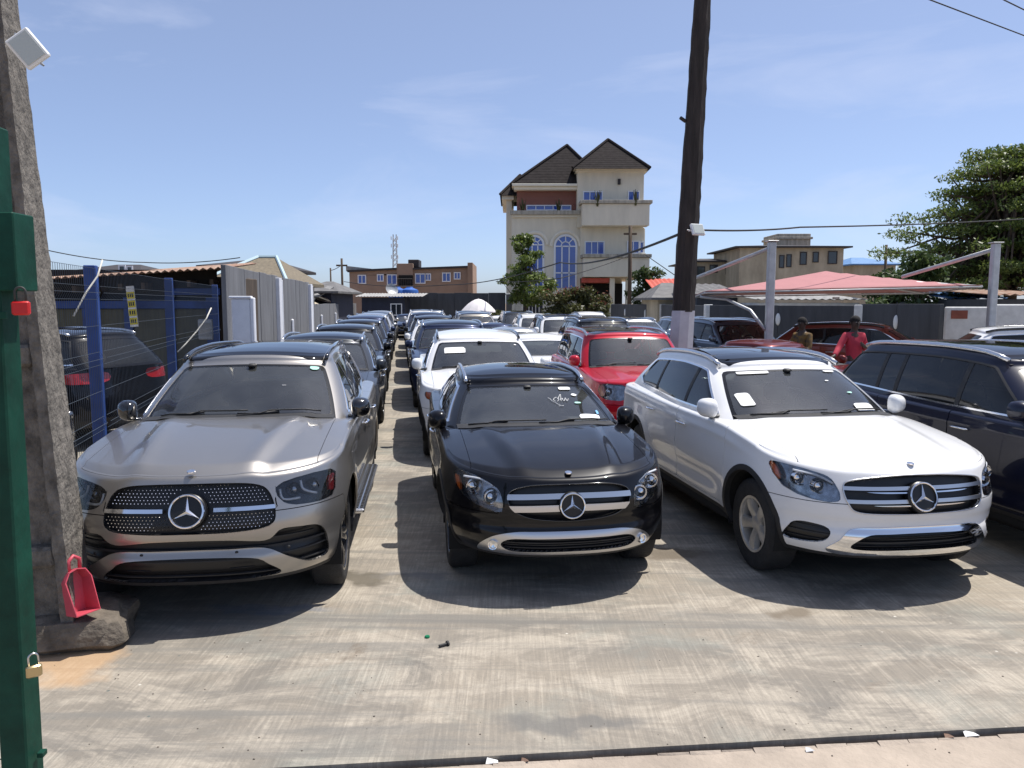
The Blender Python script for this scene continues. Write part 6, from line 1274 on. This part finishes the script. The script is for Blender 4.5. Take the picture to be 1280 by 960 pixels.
# row behind the white SUV
r_glk = put('glk', glk, 'red', 10.35, 3.60, 'bright red boxy SUV with silver roof rails beside the leaning dark pole', -1)
for i, (k, sp, pk, s_, t, lab) in enumerate((('sed', sed, 'white', 15.0, 3.12, 'white saloon directly behind the bright red boxy SUV'), ('sed', sed, 'lightsilver', 20.0, 3.25, 'light silver saloon behind the white saloon'), ('sed', sed, 'darkblue', 25.0, 3.25, 'dark blue saloon behind the light silver saloon'), ('mll', ml_low, 'champagne', 30.3, 3.0, 'champagne SUV, sixth in the row of the bright red SUV'), ('mll', ml_low, 'lightsilver', 36, 3.3, 'pale silver SUV, last in the row of the bright red SUV'))):
    put(k, sp, pk, s_, t, lab)
# further rows to the right
for i, (k, sp, pk, s_, t, lab) in enumerate((('mll', ml_low, 'black', 18.2, 5.35, 'black SUV with glass roof behind and right of the bright red SUV'), ('mll', ml_low, 'white', 23.6, 5.35, 'white SUV behind the black glass roofed SUV'), ('mkxl', mkx_low, 'white', 29.0, 5.45, 'white SUV, third in the row of the black glass roofed SUV'), ('mll', ml_low, 'grey', 34.5, 5.5, 'graphite SUV, fourth in the row of the black glass roofed SUV'), ('sed', sed, 'white', 40, 5.4, 'white saloon, last in the row of the black glass roofed SUV'),
        ('glcl', glc_low, 'lightsilver', 23.0, 7.8, 'light silver SUV behind the leaning dark pole'), ('sed', sed, 'white', 30.0, 9.0, 'white saloon near the flowering bush'), ('mkxl', mkx_low, 'white', 35.5, 9.3, 'white SUV parked farthest back near the flowering bush'), ('sed', sed, 'grey', 17.6, 7.85, 'graphite saloon between the dark pole and the silver SUV'), ('glcl', glc_low, 'bluegrey', 24.3, 10.2, 'blue grey SUV by the charcoal boundary wall'))):
    put(k, sp, pk, s_, t, lab)
put('mll', ml_low, 'bluegrey', 0, 0, 'blue grey SUV with roof rails under the left end of the carport', xy=(6.35, 17.9), yaw=14)
put('sed', sed, 'maroon', 0, 0, 'maroon saloon parked before the left carport mast', xy=(6.75, 12.9), yaw=38)
put('mkxl', mkx_low, 'rust', 0, 0, 'rust red SUV with dark glass behind the person in red', xy=(10.7, 17.0), yaw=62)
put('mkxl', mkx_low, 'white', 0, 0, 'white SUV whose roof shows behind the dark navy SUV', xy=(13.2, 14.0), yaw=72)
# behind the mesh fence
put('mll', ml_low, 'black', 0, 0, 'black SUV showing its red tail lamp behind the mesh fence', xy=(-10.25, 13.55), yaw=-112)
put('glcl', glc_low, 'grey', 0, 0, 'graphite SUV with bright headlamp facing the mesh fence', xy=(-5.28, 8.05), yaw=58)

# ------------------------------------------------------------------ two people among the cars
import bmesh
mat('skin_dark', (.045, .026, .018), .55); mat('hair_black', (.008, .007, .007), .9); mat('shirt_red', (.40, .03, .055), .85, noise=.15, nscale=9); mat('denim_pale', (.16, .19, .26), .9, noise=.15, nscale=12); mat('shirt_ochre', (.22, .12, .02), .85, noise=.6, nscale=14, col2=(.03, .03, .03)); mat('trouser_dark', (.02, .018, .025), .9); mat('eye_white', (.16, .15, .14), .4)
def skin_mesh(name, verts, edges, radii, m, parent, rootv=0, sub=2):
    me = bpy.data.meshes.new(name); bm = bmesh.new(); ly = bm.verts.layers.skin.verify(); vs = [bm.verts.new(v) for v in verts]; bm.verts.ensure_lookup_table()
    for a, b in edges: bm.edges.new((vs[a], vs[b]))
    for i, v in enumerate(vs): r = radii[i]; v[ly].radius = r if isinstance(r, tuple) else (r, r); v[ly].use_root = i == rootv
    bm.to_mesh(me); bm.free(); me.materials.append(m); o = bpy.data.objects.new(name, me); link(o, parent); k = o.modifiers.new('skin', 'SKIN'); k.use_smooth_shade = True; s_ = o.modifiers.new('sub', 'SUBSURF'); s_.levels = sub; s_.render_levels = sub; return o
def person(label, loc, rz, shirt, legs, armL, armR, headturn, hgt=1.0):
    """armL / armR: shoulder-elbow-wrist-hand points; figure faces -Y"""
    p = stand('person', label, 'person', loc, rz); p.scale = (hgt,)*3
    V = [(0, 0, .96), (0, .0, 1.12), (0, .01, 1.30), (0, .02, 1.44), (0, .01, 1.53), (0, -.012, 1.60), (0, -.005, 1.68), (0, .005, 1.75)]; Rr = [(.15, .11), (.14, .10), (.16, .11), (.12, .08), .055, .072, .092, .07]; E = [(i, i+1) for i in range(7)]
    def chain(start, pts, rs):
        k = start
        for q, r in zip(pts, rs): V.append(q); Rr.append(r); E.append((k, len(V)-1)); k = len(V)-1
        return k
    for sg, arm in ((1, armL), (-1, armR)):
        k = chain(3, [(sg*.17, .02, 1.42)]+arm, [.06, .045, .032, .030])
        h0 = Vector(arm[-1]); d = (Vector(arm[-1])-Vector(arm[-2])).normalized(); sd_ = d.cross(Vector((0, -1, .2))).normalized()
        for f, ln in zip((-1.5, -.5, .5, 1.5), (.06, .075, .07, .055)): a = h0+sd_*f*.014+d*.035; chain(k, [tuple(a), tuple(a+d*ln*.6+Vector((0, -.012, -.005))), tuple(a+d*ln+Vector((0, -.03, -.01)))], [.0095, .0085, .0075])
        a = h0+sd_*-.03+d*.01; chain(k, [tuple(a), tuple(a+d*.035-sd_*.018)], [.010, .008])
        chain(0, [(sg*.095, 0, .90), (sg*.11, -.01, .50), (sg*.12, .03, .09), (sg*.125, -.10, .035)], [.085, .058, .042, .035])
    skin_mesh('body', V, E, Rr, MATS['skin_dark'], p)
    sv = [(0, 0, .93), (0, 0, 1.08), (0, .01, 1.28), (0, .02, 1.43), (0, .015, 1.49)]; sr = [(.168, .125), (.155, .115), (.18, .125), (.135, .095), .072]; se = [(i, i+1) for i in range(4)]
    for sg, arm in ((1, armL), (-1, armR)):
        k = 3
        for q, r in zip([(sg*.17, .02, 1.425)]+arm[:2], (.078, .062, .047)): sv.append(q); sr.append(r); se.append((k, len(sv)-1)); k = len(sv)-1
    skin_mesh('shirt', sv, se, sr, MATS[shirt], p)
    lv = [(0, 0, 1.0), (0, 0, .92)]; lr = [(.165, .12), (.16, .12)]; le = [(0, 1)]
    for sg in (1, -1):
        k = 1
        for q, r in zip([(sg*.1, 0, .84), (sg*.112, -.01, .50), (sg*.12, .03, .12)], (.105, .078, .062)): lv.append(q); lr.append(r); le.append((k, len(lv)-1)); k = len(lv)-1
    skin_mesh('trousers', lv, le, lr, MATS[legs], p)
    hd = empty('head_details', (0, -.002, 1.665), headturn, p)
    P = np.zeros((9, 18, 3))
    for i in range(9):
        a = math.pi/2*(i/8)-.12
        for j in range(18):
            b = 2*math.pi*j/17; P[i, j] = (.098*math.cos(a)*math.cos(b), .108*math.cos(a)*math.sin(b)+.012, .03+.115*math.sin(a)+(.02 if math.sin(b) < -.4 else -.03*(math.sin(b) > .2))*(1-i/8))
    MB().grid(P).build('hair', MATS['hair_black'], hd, smooth=True)
    MB().lathe([(0, .02), (.012, .012), (.016, -.01), (.012, -.03)], 10, Matrix.Translation((0, -.098, -.005))).build('nose', MATS['skin_dark'], hd, smooth=True); MB().tube([(-.026, -.088, -.052), (0, -.096, -.054), (.026, -.088, -.052)], .008, 6).build('mouth', MATS['skin_dark'], hd, smooth=True)
    for sg in (1, -1): MB().lathe([(0, .008), (.008, .006), (.012, 0)], 10, Matrix.Translation((sg*.034, -.086, .018)) @ Matrix.Rotation(R(90), 4, 'X')).build('eye', MATS['eye_white'], hd, smooth=True); MB().lathe([(0, -.03), (.012, -.022), (.018, 0), (.012, .022), (0, .03)], 8, Matrix.Translation((sg*.094, 0, 0))).build('ear', MATS['skin_dark'], hd, smooth=True)
    return p
P1 = at(1069, 400, 15.4); person('person in a red long-sleeved top with one hand raised to the chest, among the cars', (P1.x, 15.4, 0), R(10), 'shirt_red', 'denim_pale', [(.26, .02, 1.17), (.10, -.20, 1.22), (.02, -.23, 1.27)], [(-.33, -.02, 1.20), (-.50, -.16, 1.06), (-.57, -.2, 1.04)], R(0), 1.055)
P2 = at(1003, 400, 16.4); person('person with short black hair in a dark ochre top seen in profile, among the cars', (P2.x, 16.4, 0), R(-62), 'shirt_ochre', 'trouser_dark', [(.24, -.05, 1.16), (.20, -.26, 1.06), (.19, -.33, 1.05)], [(-.24, -.05, 1.16), (-.2, -.26, 1.06), (-.19, -.33, 1.05)], R(0), 1.03)

# ------------------------------------------------------------------ litter on the pavement
b0 = gnd(555, 808); bo = stand('bolt', 'small black plastic clip lying on the pavement before the black car', 'clip', (b0.x, b0.y, .012), R(35)); MB().tube([(-.035, 0, 0), (.02, 0, 0)], .009, 8).build('shank', MATS['plastic'], bo); MB().lathe([(0, .0), (.018, 0), (.018, .012), (0, .014)], 12, Matrix.Translation((.02, 0, 0)) @ Matrix.Rotation(R(90), 4, 'Y')).build('head', MATS['plastic'], bo)
b0 = gnd(534, 797); tag(MB().lathe([(0, .012), (.014, .012), (.017, .008), (.017, 0)], 14).build('bottle_cap', mat('cap_green', (.0, .16, .06), .4), angle=40), 'tiny green bottle cap on the pavement', 'cap').location = (b0.x, b0.y, .001)
lit = MB(); rl_ = random.Random(3)
for i in range(120):
    u, v = rl_.uniform(60, 1280), rl_.uniform(770, 955); g = gnd(u, v); edge = (g-e0).dot(en)
    if i % 3 == 0: g = e0+ed*rl_.uniform(-2.2, 4.2)+en*rl_.uniform(-.25, .3); edge = (g-e0).dot(en)
    z = 0.001 if edge < 0 else -.021
    if -.01 < edge < .09: continue
    s_ = rl_.uniform(.002, .007); a = rl_.uniform(0, 6.28); lit.add([g+Vector((s_*math.cos(a+k*1.7)*rl_.uniform(.6, 1.4), s_*math.sin(a+k*1.7)*rl_.uniform(.6, 1.4), z)) for k in range(4)]+[g+Vector((0, 0, z+s_*.8))], [(0, 1, 4), (1, 2, 4), (2, 3, 4), (3, 0, 4)])
tag(lit.build('grit', MATS['rough_rock']), 'scattered grit and tiny stones on the pavement', 'grit', kind='stuff')
for k, (u, v, s_, m) in enumerate(((1213, 914, .035, 'paper'), (1012, 934, .02, 'paper'), (1186, 917, .022, 'rust_sheet'), (615, 948, .03, 'paper'), (656, 947, .018, 'rust_sheet'))):
    g = gnd(u, v); edge = (g-e0).dot(en); o = MB().add([(-s_, -s_*.5, .003), (s_, -s_*.6, .012), (s_*.9, s_*.5, .004), (-s_*.8, s_*.6, .016), (0, 0, .02)], [(0, 1, 4), (1, 2, 4), (2, 3, 4), (3, 0, 4)]).build('litter_scrap', MATS[m]); o.location = (g.x, g.y, .0 if edge < 0 else -.022); o.modifiers.new('t', 'SOLIDIFY').thickness = .002
    tag(o, ['crumpled white paper scrap on the pavement edge at the right', 'small white scrap along the pavement edge', 'dry brown leaf beside the crumpled white paper', 'white plastic scrap at the pavement edge before the black car', 'dry brown leaf beside the white plastic scrap'][k], 'litter')
